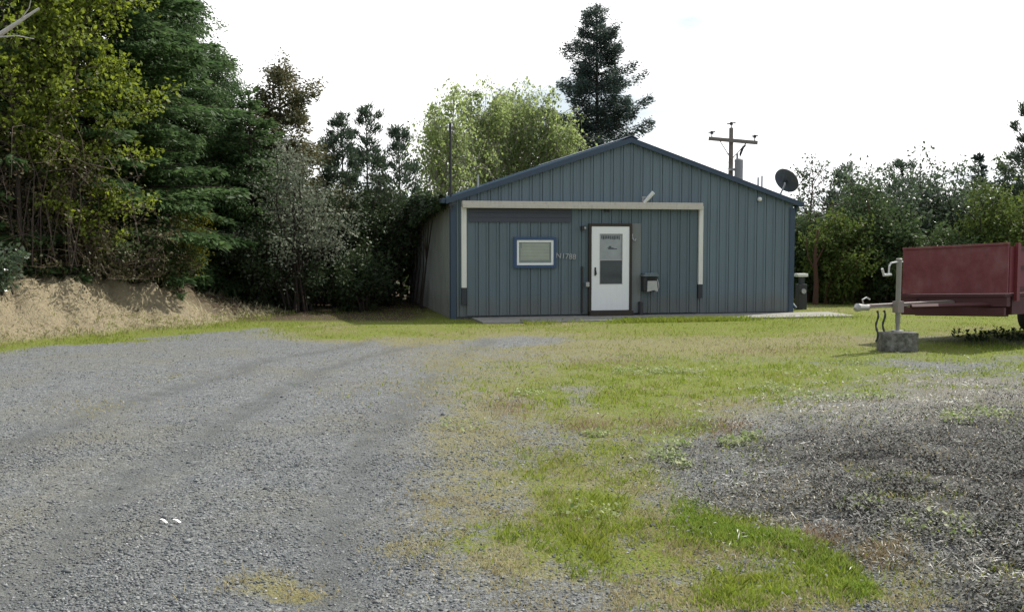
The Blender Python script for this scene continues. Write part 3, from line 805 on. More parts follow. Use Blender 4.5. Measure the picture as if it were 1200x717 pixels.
# roof pipes
for (pxx, pt, y, r, m) in ((560, 205, 0.5, 0.022, M_galv), (888.5, 208, 0.6, 0.022, M_galv), (893, 206, 0.9, 0.022, M_galv)):
    q = fac(pxx, pt, -y); xx, zz = q[0], q[1]
    mb = MB(); mb.tube([(xx, y, top(xx) + 0.02), (xx, y, zz)], r, 8); mb.build('vent_pipe', m, bld)

# concrete apron
mb = MB()
def apron(x0, x1, y0, y1):
    mb.box(x0, x1, y0, y1, -0.1, 0.035)
apron(fac(552, 372)[0], BW + 0.9, -1.35, -0.06)
o = mb.build('concrete_apron', M_conc, None, bevel=0.012); o.location = BO; o.rotation_euler = (0, 0, BANG); tag(o, kind='structure')
# turf creeping over the apron's front edge
n = 16000
lx = rng.uniform(1.2, BW + 1, n); ly = rng.uniform(-1.9, -0.95, n)
cover = np.clip(0.95 - S(lx, 1.0, 2.3) * S(lx, 3.4, 2.6) * 1.2 - S(lx, 5.2, 6.5) * 0.85, 0.05, 1)
kk = rng.random(n) < cover * (0.35 + patch(lx, ly, 1.4, 33)) * S(ly, -.95, -1.3)
lx, ly = lx[kk], ly[kk]
wx = BO.x + BU.x * lx + BV.x * ly; wy = BO.y + BU.y * lx + BV.y * ly
o = blades('grass', wx, wy, 0.05, 0.11, 0.006, M_grass, 0.9)

# ------------------------------------------------------------------ things on and round the building
def B(lx, ly, lz): return BO + BU * lx + BV * ly + Vector((0, 0, lz))

# mast at the left corner
xm, zm0 = fac(528, 247, 0.06); _, zm1 = fac(528, 145, 0.06)
t = thing('antenna_mast', 'tall thin dark mast fixed to the left front corner of the building', 'mast', B(xm, -0.09, zm0), BANG)
mb = MB(); mb.tube([(0, 0, 0), (0, 0, zm1 - zm0)], 0.026, 8); mb.build('pole', M_dark, t)
for q in (0.10, 0.34):
    mb = MB(); mb.box(-0.04, 0.05, -0.03, 0.066, q, q + 0.035); mb.build('bracket', M_dark, t)

# flood light above the beam
xf, zf = fac(760.5, 232, 0.25)
t = thing('flood_light', 'white tube flood light tilted outward above the cream door track', 'light', B(xf, -0.03, zf), BANG)
pa = fac(755.5, 237.5, .2); pb = fac(766, 225.5, .3)
mb = MB(); a = Vector((pa[0] - xf, -.14, pa[1] - zf)); b = Vector((pb[0] - xf, -.26, pb[1] - zf))
mb.tube([a, a.lerp(b, .5), b], [0.034, 0.042, 0.046], 12); mb.build('lamp_housing', M_doorw, t, smooth=False)
mb = MB(); mb.tube([a.lerp(b, .5), (-0.03, -.06, 0.0), (-0.03, 0.0, -0.02)], 0.012, 6); mb.box(-0.08, 0.02, -0.004, 0.012, -0.08, 0.04); mb.build('bracket', M_galv, t)
# round eave light at right
xf, zf = fac(890, 233.5, 0.05)
t = thing('security_light', 'small round pale light under the right slope of the gable', 'light', B(xf, -0.03, zf), BANG)
mb = MB(); mb.tube([(0, 0, 0), (0, -0.03, 0)], 0.055, 14); mb.build('base', M_galv, t)
mb = MB(); mb.tube([(0, -0.031, 0), (0, -0.06, -.005), (0, -0.085, -.015)], [0.05, 0.045, 0.02], 14); mb.build('globe', M_doorw, t)
# door lamp
xf, zf = fac(684.5, 267.5, 0.1)
t = thing('porch_lamp', 'small dark lamp with pale lens at the upper left of the white door', 'light', B(xf, -SD - 0.03, zf), BANG)
mb = MB(); mb.box(-0.075, -0.01, -0.09, 0.005, -0.05, 0.05); mb.build('lamp_housing', M_dark, t, bevel=.01)
mb = MB(); mb.tube([(-0.009, -0.045, 0), (0.03, -0.045, 0)], [0.038, 0.03], 10); mb.build('lens', M_galv, t)
xf, zf = fac(741.5, 279, 0.1)
t = thing('hose_hook', 'small curved grey hook at the upper right of the white door', 'hook', B(xf, -SD - 0.04, zf), BANG)
mb = MB(); mb.tube([(-.01, 0, .09), (-.012, -.02, .02), (0, -.05, -.04), (.04, -.06, -.06), (.055, -.05, -.02)], 0.014, 6); mb.build('hook', M_galv, t)

# wall box by the door
x0, z0 = fac(751, 342, .15); x1, z1 = fac(771, 319.5, .15)
W_, H_ = x1 - x0, z1 - z0
t = thing('wall_box', 'wall box with hinged lid, dark slot and pale front right of the door', 'box', B(x0, -SD - 0.022, z0), BANG)
mb = MB(); mb.box(0.02, W_ * .86, -0.20, 0.0, 0.02, H_ * .80); mb.build('case', M_dark, t, bevel=.01)
mb = MB(); mb.prism([(W_ * .24, H_ * .02), (W_ * .62, H_ * .10), (W_ * .86, H_ * .02), (W_ * .80, H_ * .58), (W_ * .26, H_ * .58)], -0.235, -0.2005); mb.build('front_panel', painted('dull_white_panel', (.46, .46, .43), .6, .25), t)
mb = MB(); mb.box(W_ * .26, W_ * .74, -0.208, -0.2005, H_ * .61, H_ * .76); mb.build('slot', M_tyre, t)
mb = MB(); mb.box(0.0, W_ * .92, -0.24, 0.0, H_ * .81, H_ * .9); mb.box(.04, W_ * .88, -0.2, 0.0, H_ * .9, H_ * .99); mb.build('lid', M_wall, t, bevel=.008)
mb = MB(); mb.tube([(W_ * .88, -.1, H_ * .75), (W_ * .97, -.12, H_ * .5), (W_, -.13, H_ * .25), (W_ * .92, -.13, H_ * .08), (W_ * .84, -.12, .0)], 0.013, 6); mb.build('coil', M_galv, t)
# dark stub post below it
xf, zf = fac(748, 367); _, zq = fac(748, 356)
t = thing('stub_post', 'short dark post against the wall at the right foot of the door', 'post', B(xf, -0.14, 0.035), BANG)
mb = MB(); mb.tube([(0, 0, 0), (0, 0, .27)], 0.05, 10); mb.build('post', M_dark, t)
mb = MB(); mb.tube([(0, 0, .272), (0, 0, .30)], [.058, .04], 10); mb.build('cap', M_dark, t)

# satellite dish seen from behind
dc = at(921, 212, B(BW - 0.1, 0.3, 0).y); base = B(BW - 0.13, 0.35, top(BW - 0.13) + 0.09)
dc = at(921.5, 212, base.y - 0.05)
t = thing('satellite_dish', 'round dark grey satellite dish on a short mast at the right roof edge', 'satellite dish', base, 0)
R_ = 0.295; dn = Vector((0.62, 0.55, 0.56)).normalized()
ux = dn.cross(Vector((0, 0, 1))).normalized(); uy = ux.cross(dn)
vs, fs = [], []; nr, na = 7, 32
c0 = dc - base
for i in range(nr + 1):
    r = R_ * i / nr
    for k in range(na):
        a = 2 * math.pi * k / na
        vs.append(c0 + ux * (r * math.cos(a) * 1.0) + uy * (r * math.sin(a) * 1.06) + dn * (r * r * 0.55 - 0.04))
for i in range(nr):
    for k in range(na):
        k2 = (k + 1) % na; fs.append((i * na + k, i * na + k2, (i + 1) * na + k2, (i + 1) * na + k))
off = len(vs)
vs2 = [v + dn * 0.012 for v in vs]; fs2 = [tuple(off + j for j in reversed(f)) for f in fs]
rim = [(nr * na + k, nr * na + (k + 1) % na, off + nr * na + (k + 1) % na, off + nr * na + k) for k in range(na)]
mb = MB(); mb.add(vs + vs2, fs + fs2 + rim); mb.build('reflector', painted('dark_grey_dish', (.075, .075, .08), .6, .3, (.2, .2, .2), .3, scale=12), t, smooth=True)
bp = c0 - dn * 0.07
mb = MB(); mb.tube([(0, 0, -0.03), (0, 0, 0.12), bp + Vector((0, 0, -.05)), bp], 0.022, 8); mb.box(-.06, .06, -.06, .06, -.04, -.02); mb.build('mast', M_galv, t)
mb = MB(); mb.tube([bp, bp + dn * .03], 0.055, 8); mb.build('mount', M_dark, t)
tip = c0 + dn * 0.42 - uy * 0.12
mb = MB(); mb.tube([c0 - uy * (R_ * 1.04) + dn * .02, c0 + dn * .22 - uy * .30, tip], 0.012, 6); mb.build('feed_arm', M_galv, t)
mb = MB(); mb.tube([tip, tip - dn * .1], [.035, .03], 8); mb.build('receiver', M_galv, t)

# meter pedestal at right corner
p = G(938.5, 362.5); 
t = thing('meter_pedestal', 'dark meter pedestal with pale top beside the right corner of the building', 'meter', p, BANG)
mb = MB(); mb.box(-.11, .11, -.09, .09, 0, .62); mb.build('cabinet', M_dark, t, bevel=.01)
mb = MB(); mb.box(-.05, .06, -.05, .05, .62, .80); mb.build('post', M_dark, t)
mb = MB(); mb.box(-.15, .13, -.10, .10, .80, .88); mb.build('top', M_white, t, bevel=.015)
mb = MB(); mb.tube([(.0, -.091, .45), (.0, -.14, .45)], .06, 14); mb.build('dial', M_galv, t)

# utility pole
YP = 47.0
pt = at(857, 150, YP); xpole = pt.x
t = thing('utility_pole', 'weathered wooden utility pole with crossarm and transformer behind the roof', 'utility pole', (xpole, YP, 0), 0)
Hp = pt.z
mb = MB(); mb.tube([(0, 0, -.3), (0, 0, Hp * .5), (0, 0, Hp)], [.15, .125, .10], 12); mb.build('pole', M_wood, t)
aL = at(829.5, 163, YP); aR = at(886.5, 168, YP)
aL = Vector((aL.x - xpole, -.2, aL.z)); aR = Vector((aR.x - xpole, -.2, aR.z))
dd = (aR - aL); L = dd.length; ang = math.atan2(dd.z, dd.x)
M_ = Matrix.Translation((aL + aR) * .5) @ Matrix.Rotation(-ang, 4, 'Y')
mb = MB(); mb.box(-L / 2, L / 2, -.06, .06, -.085, .085, M_); mb.build('crossarm', M_wood, t, bevel=.01)
for q in (-1.0, 1.0):
    mb = MB(); c_ = M_ @ Vector((q * (L / 2 - .14), 0, .085))
    mb.tube([c_, c_ + Vector((0, 0, .12)), c_ + Vector((0, 0, .14)), c_ + Vector((0, 0, .27))], [.025, .025, .085, .055], 10); mb.tube([c_ + Vector((-.16 * 1, 0, .2)), c_ + Vector((.16, 0, .24))], .03, 6); mb.build('insulator', M_darkpost, t)
c_ = Vector((0, 0, Hp)); mb = MB(); mb.tube([c_, c_ + Vector((0, 0, .12)), c_ + Vector((0, 0, .14)), c_ + Vector((0, 0, .27))], [.025, .025, .085, .055], 10); mb.tube([c_ + Vector((-.2, 0, .18)), c_ + Vector((.2, 0, .24))], .03, 6); mb.build('insulator', M_darkpost, t)
for q in (-.62, .62):
    mb = MB(); mb.tube([M_ @ Vector((q, 0, -.06)), (0.02 * q, -.13, aL.z - .95)], .022, 5); mb.build('brace', M_wood, t)
tc = at(861.5, 198, YP)
mb = MB(); x_ = tc.x - xpole + .1
mb.tube([(x_, -.32, tc.z - .55), (x_, -.32, tc.z - .5), (x_, -.32, tc.z + .38), (x_, -.32, tc.z + .44)], [.17, .2, .2, .16], 16)
mb.tube([(x_ - .08, -.32, tc.z + .44), (x_ - .08, -.32, tc.z + .68)], .05, 8); mb.box(-.1, x_, -.36, -.1, tc.z - .1, tc.z); mb.build('transformer', painted('transformer_grey', (.30, .31, .32), .5, .1), t)
f0 = at(869, 173, YP); f1 = at(867.5, 181, YP); mb = MB()
fx = f0.x - xpole
mb.tube([(fx + .12, -.3, f0.z + .05), (fx, -.32, f0.z - .02), (fx - .12, -.34, f1.z + .0), (fx - .14, -.34, f1.z - .12)], [.03, .06, .06, .03], 8)
mb.tube([(fx + .12, -.3, f0.z + .05), (fx + .1, -.24, aR.z)], .02, 5); mb.build('fuse_cutout', M_darkpost, t)
for k in range(6):
    z_ = Hp - 1.2 - .35 * k; s_ = 1 if k % 2 else -1; mb = MB()
    mb.tube([(s_ * .12, -.05, z_), (s_ * .28, -.05, z_)], .014, 5); mb.build('step_peg', M_galv, t)


# thin lines from the pole
for lab, pts in (('thin overhead line running left from the pole behind the roof', [(860, 192, YP), (822, 183, 49), (770, 168, 53), (700, 146, 58), (600, 118, 66), (430, 82, 84)]),
                 ('thin overhead line running right from the pole above the dish', [(862, 194, YP), (890, 200, 48), (915, 198, 50), (960, 184, 54), (1060, 150, 62), (1260, 80, 80)])):
    P = [at(*q) for q in pts]; t = thing('power_line', lab, 'power line', P[0])
    mb = MB(); mb.tube([q - P[0] for q in P], .007, 5); mb.build('cable', M_dark, t)
# ------------------------------------------------------------------ trailer
nearC = at(1180, 345, 15.0); farC = at(1057, 345, 16.5)
pc = Vector(((nearC.x + farC.x) / 2, (nearC.y + farC.y) / 2, 0))
fwd = Vector((-(nearC.y - farC.y), nearC.x - farC.x, 0)); fwd.normalize()
fwd = -fwd if fwd.x > 0 else fwd
TW = (Vector((nearC.x, nearC.y)) - Vector((farC.x, farC.y))).length
tang = math.atan2(fwd.y, fwd.x)
tr = thing('utility_trailer', 'maroon steel utility trailer with tall front panel and tongue pointing left', 'trailer', pc, tang)
roll = 0.048
tilt = lambda v: Vector((v.x, v.y, v.z + v.y * roll))
TL = 5.2; hw = TW / 2
zt, zb = 1.545, 0.815
mb = MB(); mb.box(-0.035, 0.0, -hw, hw, zb, zt)
mb.box(-0.05, 0.02, -hw, hw, zt, zt + 0.035)
mb.build('front_panel', M_maroon, tr, xf=tilt, bevel=.004)
for s in (-1, 1):
    mb = MB(); y0 = s * hw
    a, b = (y0 - .03, y0) if s > 0 else (y0, y0 + .03)
    mb.box(-TL, -.055, a, b, zb, zt - .02); sp_ = mb.build('side_panel', M_maroon2, tr, xf=tilt)
    for k in range(6):
        xk = -0.22 - k * .92; mb = MB(); yo = y0 + s * .0015
        aa, bb = (yo, yo + .05) if s > 0 else (yo - .05, yo)
        mb.box(xk - .04, xk + .04, aa, bb, zb - .12, zt + .03); mb.build('stake', M_maroon2, sp_, xf=tilt)
    mb = MB(); aa, bb = (y0 + .0015, y0 + .035) if s > 0 else (y0 - .035, y0 - .0015)
    for zz in (zb + .04, zb + .36, zt - .08): mb.box(-TL, -.27, aa, bb, zz, zz + .05)
    mb.build('side_rail', M_maroond, sp_, xf=tilt)
mb = MB(); mb.box(-TL, 0.02, -hw + .01, hw - .01, zb - .05, zb - .005); mb.build('bed', M_maroond, tr, xf=tilt)
mb = MB()
mb.box(-.10, -.0, -hw, hw, zb - .20, zb - .055)
for s in (-1, 1): mb.box(-TL, -.185, s * hw * .92 - .05, s * hw * .92 + .05, zb - .33, zb - .055)
mb.box(-.28, -.18, -hw * .86, hw * .86, zb - .36, zb - .09)
for k in range(4): mb.box(-.9 - k * .8, -.82 - k * .8, -hw * .86, hw * .86, zb - .2, zb - .06)
mb.build('chassis', M_maroond, tr, xf=tilt)
mb = MB(); mb.box(-.02, .04, -hw * .98, hw * .98, zb - .34, zb - .22); mb.build('front_crossmember', M_maroond, tr, xf=tilt)
# tongue and coupler
tg = 0.70
tt = MB(); TLn = 2.32
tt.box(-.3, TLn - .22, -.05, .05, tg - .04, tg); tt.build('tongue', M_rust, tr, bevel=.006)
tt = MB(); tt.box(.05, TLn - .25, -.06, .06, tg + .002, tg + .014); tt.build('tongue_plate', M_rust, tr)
for s in (-1, 1):
    tt = MB(); tt.tube([(-.05, s * hw * .72, zb - .14), (1.15, s * .07, tg - .045)], .038, 4); tt.build('drawbar', M_maroond, tr)
tt = MB(); tt.tube([(TLn - .24, 0, tg - .03), (TLn - .08, 0, tg - .02), (TLn, 0, tg - .02), (TLn + .05, 0, tg - .05)], [.045, .05, .062, .035], 10)
tt.build('coupler', painted('bare_steel', (.34, .33, .31), .45, .2), tr)
tt = MB(); tt.tube([(TLn - .14, 0, tg), (TLn - .1, 0, tg + .09), (TLn - .18, .01, tg + .12), (TLn - .26, .01, tg + .09)], .012, 6); tt.build('latch', M_galv, tr)
# jack
def tong_t(px):  # distance along tongue that shows at this image column
    k = (px - CX) / F
    return (k * pc.y - pc.x) / (fwd.x - k * fwd.y)
jt = tong_t(1046.5); jy = .10
jw = pc + fwd * jt
jt_top = at(1046, 304, jw.y).z
bl_top = at(1046, 388, jw.y).z
bl_top = max(.2, min(.32, bl_top))
tt = MB(); tt.tube([(jt, jy, tg - .28), (jt, jy, jt_top)], .037, 12); tt.tube([(jt, jy, bl_top + .02), (jt, jy, tg - .28)], .030, 12); tt.tube([(jt, jy, jt_top), (jt, jy, jt_top + .02)], [.05, .03], 12)
jk = tt.build('jack', M_jack, tr)
tt = MB(); tt.tube([(jt, jy, bl_top + .003), (jt, jy, bl_top + .02)], .085, 14); tt.build('foot_plate', M_galv, jk)
tt = MB(); tt.tube([(jt - .08, jy, jt_top - .035), (jt + .06, jy, jt_top - .035), (jt + .19, jy, jt_top - .05), (jt + .235, jy, jt_top - .10), (jt + .24, jy, jt_top - .2)], .014, 6)
tt.tube([(jt + .24, jy + .01, jt_top - .22), (jt + .36, jy, jt_top - .225)], .022, 8)
tt.tube([(jt + .19, jy, jt_top - .22), (jt + .235, jy, jt_top - .22)], .02, 8)
tt.tube([(jt + .36, jy, jt_top - .22), (jt + .40, jy, jt_top - .13)], .018, 6); tt.build('crank', painted('worn_steel', (.52, .52, .5), .4, .2), jk)
tt = MB(); tt.box(jt - .07, jt + .07, .052, jy + .05, tg - .12, tg + .05); tt.build('jack_bracket', M_rust, jk)
for q in (tong_t(1039), tong_t(1031)):
    tt = MB(); r3 = np.random.default_rng(int(q * 100))
    ps = [(q, -.03 + .02 * math.sin(k), tg - .09 - k * (tg - .09 - bl_top * .5) / 10) for k in range(11)]
    tt.tube(ps, [.013 if k % 2 else .019 for k in range(11)], 5); tt.build('safety_chain', M_darkpost, tr)
# wheels
def wheel(xc, s):
    mb = MB(); yc = s * (hw - .16); R_ = .30; prof = [(.19, -.09), (.27, -.105), (R_ - .005, -.085), (R_, -.05), (R_, .05), (R_ - .005, .085), (.27, .105), (.19, .09)]
    n = 28; vs = []; fs = []
    for k in range(n):
        a = 2 * math.pi * k / n
        for r, w in prof: vs.append((xc + r * math.cos(a), yc + w, R_ + r * math.sin(a)))
    m = len(prof)
    for k in range(n):
        for j in range(m): fs.append((k * m + j, ((k + 1) % n) * m + j, ((k + 1) % n) * m + (j + 1) % m, k * m + (j + 1) % m))
    mb.add(vs, fs); ty = mb.build('wheel', M_tyre, tr)
    mb = MB(); mb.tube([(xc, yc - .07, R_), (xc, yc + .06, R_), (xc, yc + .085, R_)], [.195, .195, .08], 20); mb.build('rim', M_galv, ty)
    mb = MB(); mb.box(xc - .05, xc + .05, min(0, yc - s * .08), max(0, yc - s * .08), R_ - .04, R_ + .04); mb.build('axle', M_dark, tr)
for s in (-1, 1): wheel(-3.65, s)
for s in (-1, 1): wheel(-4.4, s)
# concrete block under jack
p = jw + Vector((-fwd.y, fwd.x, 0)) * jy
blk = MB(); L2 = .265
blk.box(-L2, L2, -.15, .15, 0, bl_top)
o = blk.build('concrete_block', M_block, None, bevel=.018); o.location = (p.x + .0, p.y, 0.0); o.rotation_euler = (0, 0, rad(-4))
tag(o, 'mottled grey concrete block on the grass under the trailer jack', 'block')

# scrap on the gravel
p = G(200, 612)
t = thing('paper_scrap', 'two small torn white scraps lying on the gravel', 'litter', (p.x, p.y, float(height(p.x, p.y)) + .006), .4)
for (a, b, r) in ((-.035, .03, -1.0), (.035, .0, -.9)):
    mb = MB(); Q = Matrix.Translation((a, b, .006)) @ Matrix.Rotation(r, 4, 'Z') @ Matrix.Rotation(.25, 4, 'Y')
    mb.prism([(-.030, 0), (-.010, .006), (.026, .002), (.028, .004), (-.008, .009), (-.031, .003)], -.0075, .0075)
    mb.build('scrap', M_paper, t, xf=lambda v, Q=Q: Q @ v)

# ------------------------------------------------------------------ trees
def leafmesh(name, c, d, L, w, mat, parent, roll=None, fold=0.0):
    """rhombic leaves: centre base c, direction d (unit), length L, half width w"""
    n = len(c); r = RT
    up = r.normal(0, 1, (n, 3)); s = np.cross(d, up); s /= np.linalg.norm(s, axis=1, keepdims=True) + 1e-9
    if np.isscalar(L): L = np.full(n, L)
    if np.isscalar(w): w = np.full(n, w)
    e = d * L[:, None]; sw = s * w[:, None]
    v = np.stack([c, c + e * .45 + sw, c + e, c + e * .45 - sw], 1).reshape(-1, 3)
    return npmesh(name, v, np.arange(n * 4).reshape(n, 4), mat, parent)

class Wood:
    def __init__(s): s.mb = MB()
    def limb(s, pts, r0, r1, n=6):
        k = len(pts); s.mb.tube(pts, [r0 + (r1 - r0) * i / (k - 1) for i in range(k)], n, cap=False)

def unit(a): return a / (np.linalg.norm(a, axis=-1, keepdims=True) + 1e-9)

def conifer(root, seed, H, R, mat, bmat, base=0.08, dens=1.0, lsize=0.16, droop=0.35, rag=0.3, up=0.35, step=0.30, nb=6, tuft=False, topthin=0.9, trunk_r=None, soft=0):
    global RT
    RT = r = np.random.default_rng(seed)
    wd = Wood(); tr_ = trunk_r or H * 0.014
    bend = r.normal(0, .012 * H, 2)
    tp = lambda z: np.array([bend[0] * (z / H) ** 2, bend[1] * (z / H) ** 2, z])
    wd.limb([Vector(tp(z)) for z in np.linspace(-.3, H * .99, 9)], tr_, tr_ * .12, 8)
    CC, DD, LL = [], [], []
    z = H * base
    while z < H * .985:
        f = z / H
        rr = R * (1 - f) ** topthin * (0.75 if f < base + .06 else 1) + .06
        gap = r.random() < .12
        m = max(3, int(nb * (0.6 + .4 * (1 - f)) + r.integers(-1, 2)))
        if gap: m = max(2, m // 2)
        a0 = r.random() * 6.283
        for k in range(m):
            a = a0 + k * 6.283 / m + r.normal(0, .25); z0_ = r.normal(0, .22 * soft)
            ln = rr * (1 - rag + 2 * rag * r.random()) * (1.12 if r.random() < .15 else 1)
            e0 = up * (f - .35) + .1 + r.normal(0, .1)
            K = 5; p = tp(z + z0_ + r.normal(0, .06)); pts = [p]; hd = np.array([math.cos(a), math.sin(a), 0])
            for i in range(K):
                q = (i + 1) / K
                e = e0 - droop * q + (0.25 * q * q if not tuft else .5 * q)
                p = p + (hd * math.cos(e) + np.array([0, 0, math.sin(e)])) * ln / K; pts.append(p)
            P = np.array(pts)
            if ln > .35: wd.limb([Vector(v) for v in P], tr_ * .22 * (1 - .7 * f) + .006, .004, 4)
            n = int((12 + 75 * ln) * dens * (.6 + .8 * r.random()))
            s0 = .3 if tuft else .08
            u = s0 + (1 - s0) * r.random(n) ** (.75 if not tuft else .6)
            if tuft:   # needles gathered in clumps near the tips
                nc = max(2, int(ln * 5)); cs = s0 + (1 - s0) * r.random(nc) ** .5
                u = np.clip(cs[r.integers(0, nc, n)] + r.normal(0, .04, n), .1, 1.03)
            ui = np.clip(u * K, 0, K - 1e-4); i0 = ui.astype(int); fr_ = (ui - i0)[:, None]
            base_p = P[i0] * (1 - fr_) + P[np.minimum(i0 + 1, K)] * fr_
            tang_ = unit(P[np.minimum(i0 + 1, K)] - P[i0])
            side = np.array([-math.sin(a), math.cos(a), 0])
            wmax = .38 * ln * (1 - u) ** .7 + .05
            lat = (r.random(n) * 2 - 1) * wmax
            c = base_p + side * lat[:, None] + tang_ * (np.abs(lat) * .5)[:, None]
            c[:, 2] -= np.abs(lat) * .22 + np.abs(r.normal(0, .045, n)) * (1 if not tuft else .3)
            if soft: c += r.normal(0, .075, (n, 3)); c[:, 2] -= np.abs(r.normal(0, .10, n)) * (.4 + u)
            if tuft: c += r.normal(0, .055, (n, 3))
            d = tang_ * .8 + side * (np.sign(lat) * .65)[:, None] + r.normal(0, .28 + .22 * soft, (n, 3)); d[:, 2] -= .3 * soft; d[:, 2] -= .18 if not tuft else -.25
            CC.append(c); DD.append(unit(d)); LL.append(lsize * (.6 + .7 * r.random(n)) * (.75 + .25 * (1 - f)))
        z += step * (.6 + .5 * (1 - f)) * (.75 + .5 * r.random())
    # leader
    n = int(40 * dens); zz = H * (.93 + .07 * r.random(n)); c = np.array([tp(q) for q in zz]); d = unit(r.normal(0, 1, (n, 3)) + np.array([0, 0, 1.2]))
    CC.append(c); DD.append(d); LL.append(np.full(n, lsize * .8))
    wd.mb.build('trunk', bmat, root)
    c = np.concatenate(CC); L = np.concatenate(LL)
    leafmesh('crown', c, np.concatenate(DD), L, L * (.17 if not tuft else .12), mat, root)
    return root

def broadleaf(root, seed, H, R, mat, bmat, crown0=.25, limbs=14, sub=7, leaves=26, lsize=.08, weep=0.0, spread=.55, trunk_r=None, stems=1, flat=.9, aspect=.32, thin=1.0, lean=(0, 0)):
    """branching tree: limbs > twigs > leaf sprays"""
    global RT
    RT = r = np.random.default_rng(seed)
    wd = Wood(); CC, DD = [], []
    tr_ = trunk_r or H * .013
    for st in range(stems):
        la = r.random() * 6.283; lm = (0 if stems == 1 else R * .45 * (0.3 + .7 * r.random())); top_h = H * (1 if st == 0 else .78 + .2 * r.random())
        ax = lambda q: np.array([math.cos(la) * lm * q ** 1.3 + lean[0] * q + .04 * H * math.sin(3 * q + la) * .4, math.sin(la) * lm * q ** 1.3 + lean[1] * q + .03 * H * math.sin(4 * q), top_h * q])
        wd.limb([Vector(ax(q) - (np.array([0, 0, .25]) if q == 0 else 0)) for q in np.linspace(0, .96, 9)], tr_, tr_ * .15, 7)
        nl = max(3, limbs // stems)
        for i in range(nl):
            q = crown0 + (.97 - crown0) * ((i + r.random()) / nl) ** .9
            env = math.sin(math.pi * min(.98, .12 + .86 * (q - crown0) / (1 - crown0)) ) ** .6 if flat else 1
            ln = R * env * (.55 + .55 * r.random()) + .12
            a = i * 2.4 + r.normal(0, .5) + st; e = spread * (.5 + .9 * q) + r.normal(0, .15)
            p = ax(q); pts = [p]; d = np.array([math.cos(a) * math.cos(e), math.sin(a) * math.cos(e), math.sin(e)])
            for k in range(4):
                d = unit(d + r.normal(0, .14, 3) + np.array([0, 0, .05 - weep * .12 * k])); p = p + d * ln / 4; pts.append(p)
            wd.limb([Vector(v) for v in pts], tr_ * .38 * (1 - .6 * q), .006, 5)
            P = np.array(pts)
            for j in range(sub):
                u = .25 + .75 * (j + r.random()) / sub; ui = min(u * 4, 3.999); i0 = int(ui); b = P[i0] + (P[i0 + 1] - P[i0]) * (ui - i0)
                a2 = r.random() * 6.283; td = unit(unit(P[i0 + 1] - P[i0]) * .6 + np.array([math.cos(a2), math.sin(a2), r.normal(.1, .5)]) * .8)
                tl = ln * (.25 + .3 * r.random()) + .12
                tp_ = [b]; pp = b
                for k in range(3):
                    td = unit(td + np.array([0, 0, -weep * .9 * (k + 1)]) + r.normal(0, .15, 3)); pp = pp + td * tl / 3 * (1 + weep * .5 * k); tp_.append(pp)
                TP = np.array(tp_); wd.limb([Vector(v) for v in TP], .008, .003, 3)
                n = int(leaves * (.5 + r.random()) * thin)
                s = r.random(n) ** .8 * 2.999; s0 = s.astype(int); fr_ = (s - s0)[:, None]
                c = TP[s0] * (1 - fr_) + TP[s0 + 1] * fr_ + r.normal(0, .03 + .07 * tl, (n, 3))
                if weep:
                    c[:, 2] -= np.abs(r.normal(0, .12 * weep, n))
                CC.append(c); dd = r.normal(0, .8, (n, 3)) + np.array([0, 0, -.25 - weep * .8]) + unit(TP[s0 + 1] - TP[s0]) * .6; DD.append(unit(dd))
    wd.mb.build('trunk', bmat, root)
    c = np.concatenate(CC); n = len(c); L = lsize * (.45 + 1.25 * r.random(n) ** 1.6)
    leafmesh('crown', c, np.concatenate(DD), L, L * aspect, mat, root)
    return root

def shrub(root, seed, H, R, mat, bmat, stems=12, leaves=160, lsize=.07, aspect=.3, rag=.35, skirt=0.0, names=('stem', 'foliage')):
    """many stems fanning from the ground, leaves in clumps along them"""
    global RT
    RT = r = np.random.default_rng(seed)
    wd = Wood(); CC, DD = [], []
    for i in range(stems):
        a = i * 2.399 + r.normal(0, .3); q = math.sqrt((i + .5) / stems); rr = R * q * (1 - rag + 2 * rag * r.random()) ; hh = H * math.sqrt(max(.08, 1 - .72 * q * q)) * (1 - rag * .6 + rag * 1.0 * r.random())
        p = np.array([r.normal(0, R * .16), r.normal(0, R * .16), -.05]); pts = [p]
        K = 5; tip = np.array([rr * math.cos(a), rr * math.sin(a), hh])
        for k in range(1, K + 1):
            u = k / K; b = p * (1 - u) + tip * u; b[2] = hh * u ** .75; b = b + r.normal(0, .05 * H * .4, 3); pts.append(b)
        P = np.array(pts); wd.limb([Vector(v) for v in P], .012 + .006 * H, .004, 4)
        ncl = int(5 + 4 * H)
        for j in range(ncl):
            u = (skirt + (1 - skirt) * r.random() ** .7) * K * .9999; i0 = int(u); b = P[i0] + (P[i0 + 1] - P[i0]) * (u - i0)
            cr = (.10 + .13 * r.random()) * (.6 + .5 * H ** .5)
            b = b + r.normal(0, .10 * R + .05, 3) * np.array([1, 1, .6])
            n = int(leaves / ncl * (.4 + 1.2 * r.random()))
            o_ = unit(r.normal(0, 1, (n, 3))); c = b + o_ * (cr * r.random((n, 1)) ** .5) * np.array([1, 1, .75])
            CC.append(c); DD.append(unit(o_ * .7 + r.normal(0, .55, (n, 3)) + np.array([0, 0, -.1])))
    wd.mb.build(names[0], bmat, root)
    c = np.concatenate(CC); d = np.concatenate(DD); k = c[:, 2] > 0.02; c, d = c[k], d[k]
    L = lsize * (.45 + 1.25 * r.random(len(c)) ** 1.6)
    leafmesh(names[1], c, d, L, L * aspect, mat, root)
    return root

def copy_tree(o, loc, rotz, scale, name=None):
    c = o.copy(); c.animation_data_clear(); C.objects.link(c)
    c.location = loc; c.rotation_euler = (0, 0, rotz); c.scale = scale if hasattr(scale, '__len__') else (scale,) * 3
    for ch in list(o.children):
        k = ch.copy(); C.objects.link(k); k.parent = c
    return c

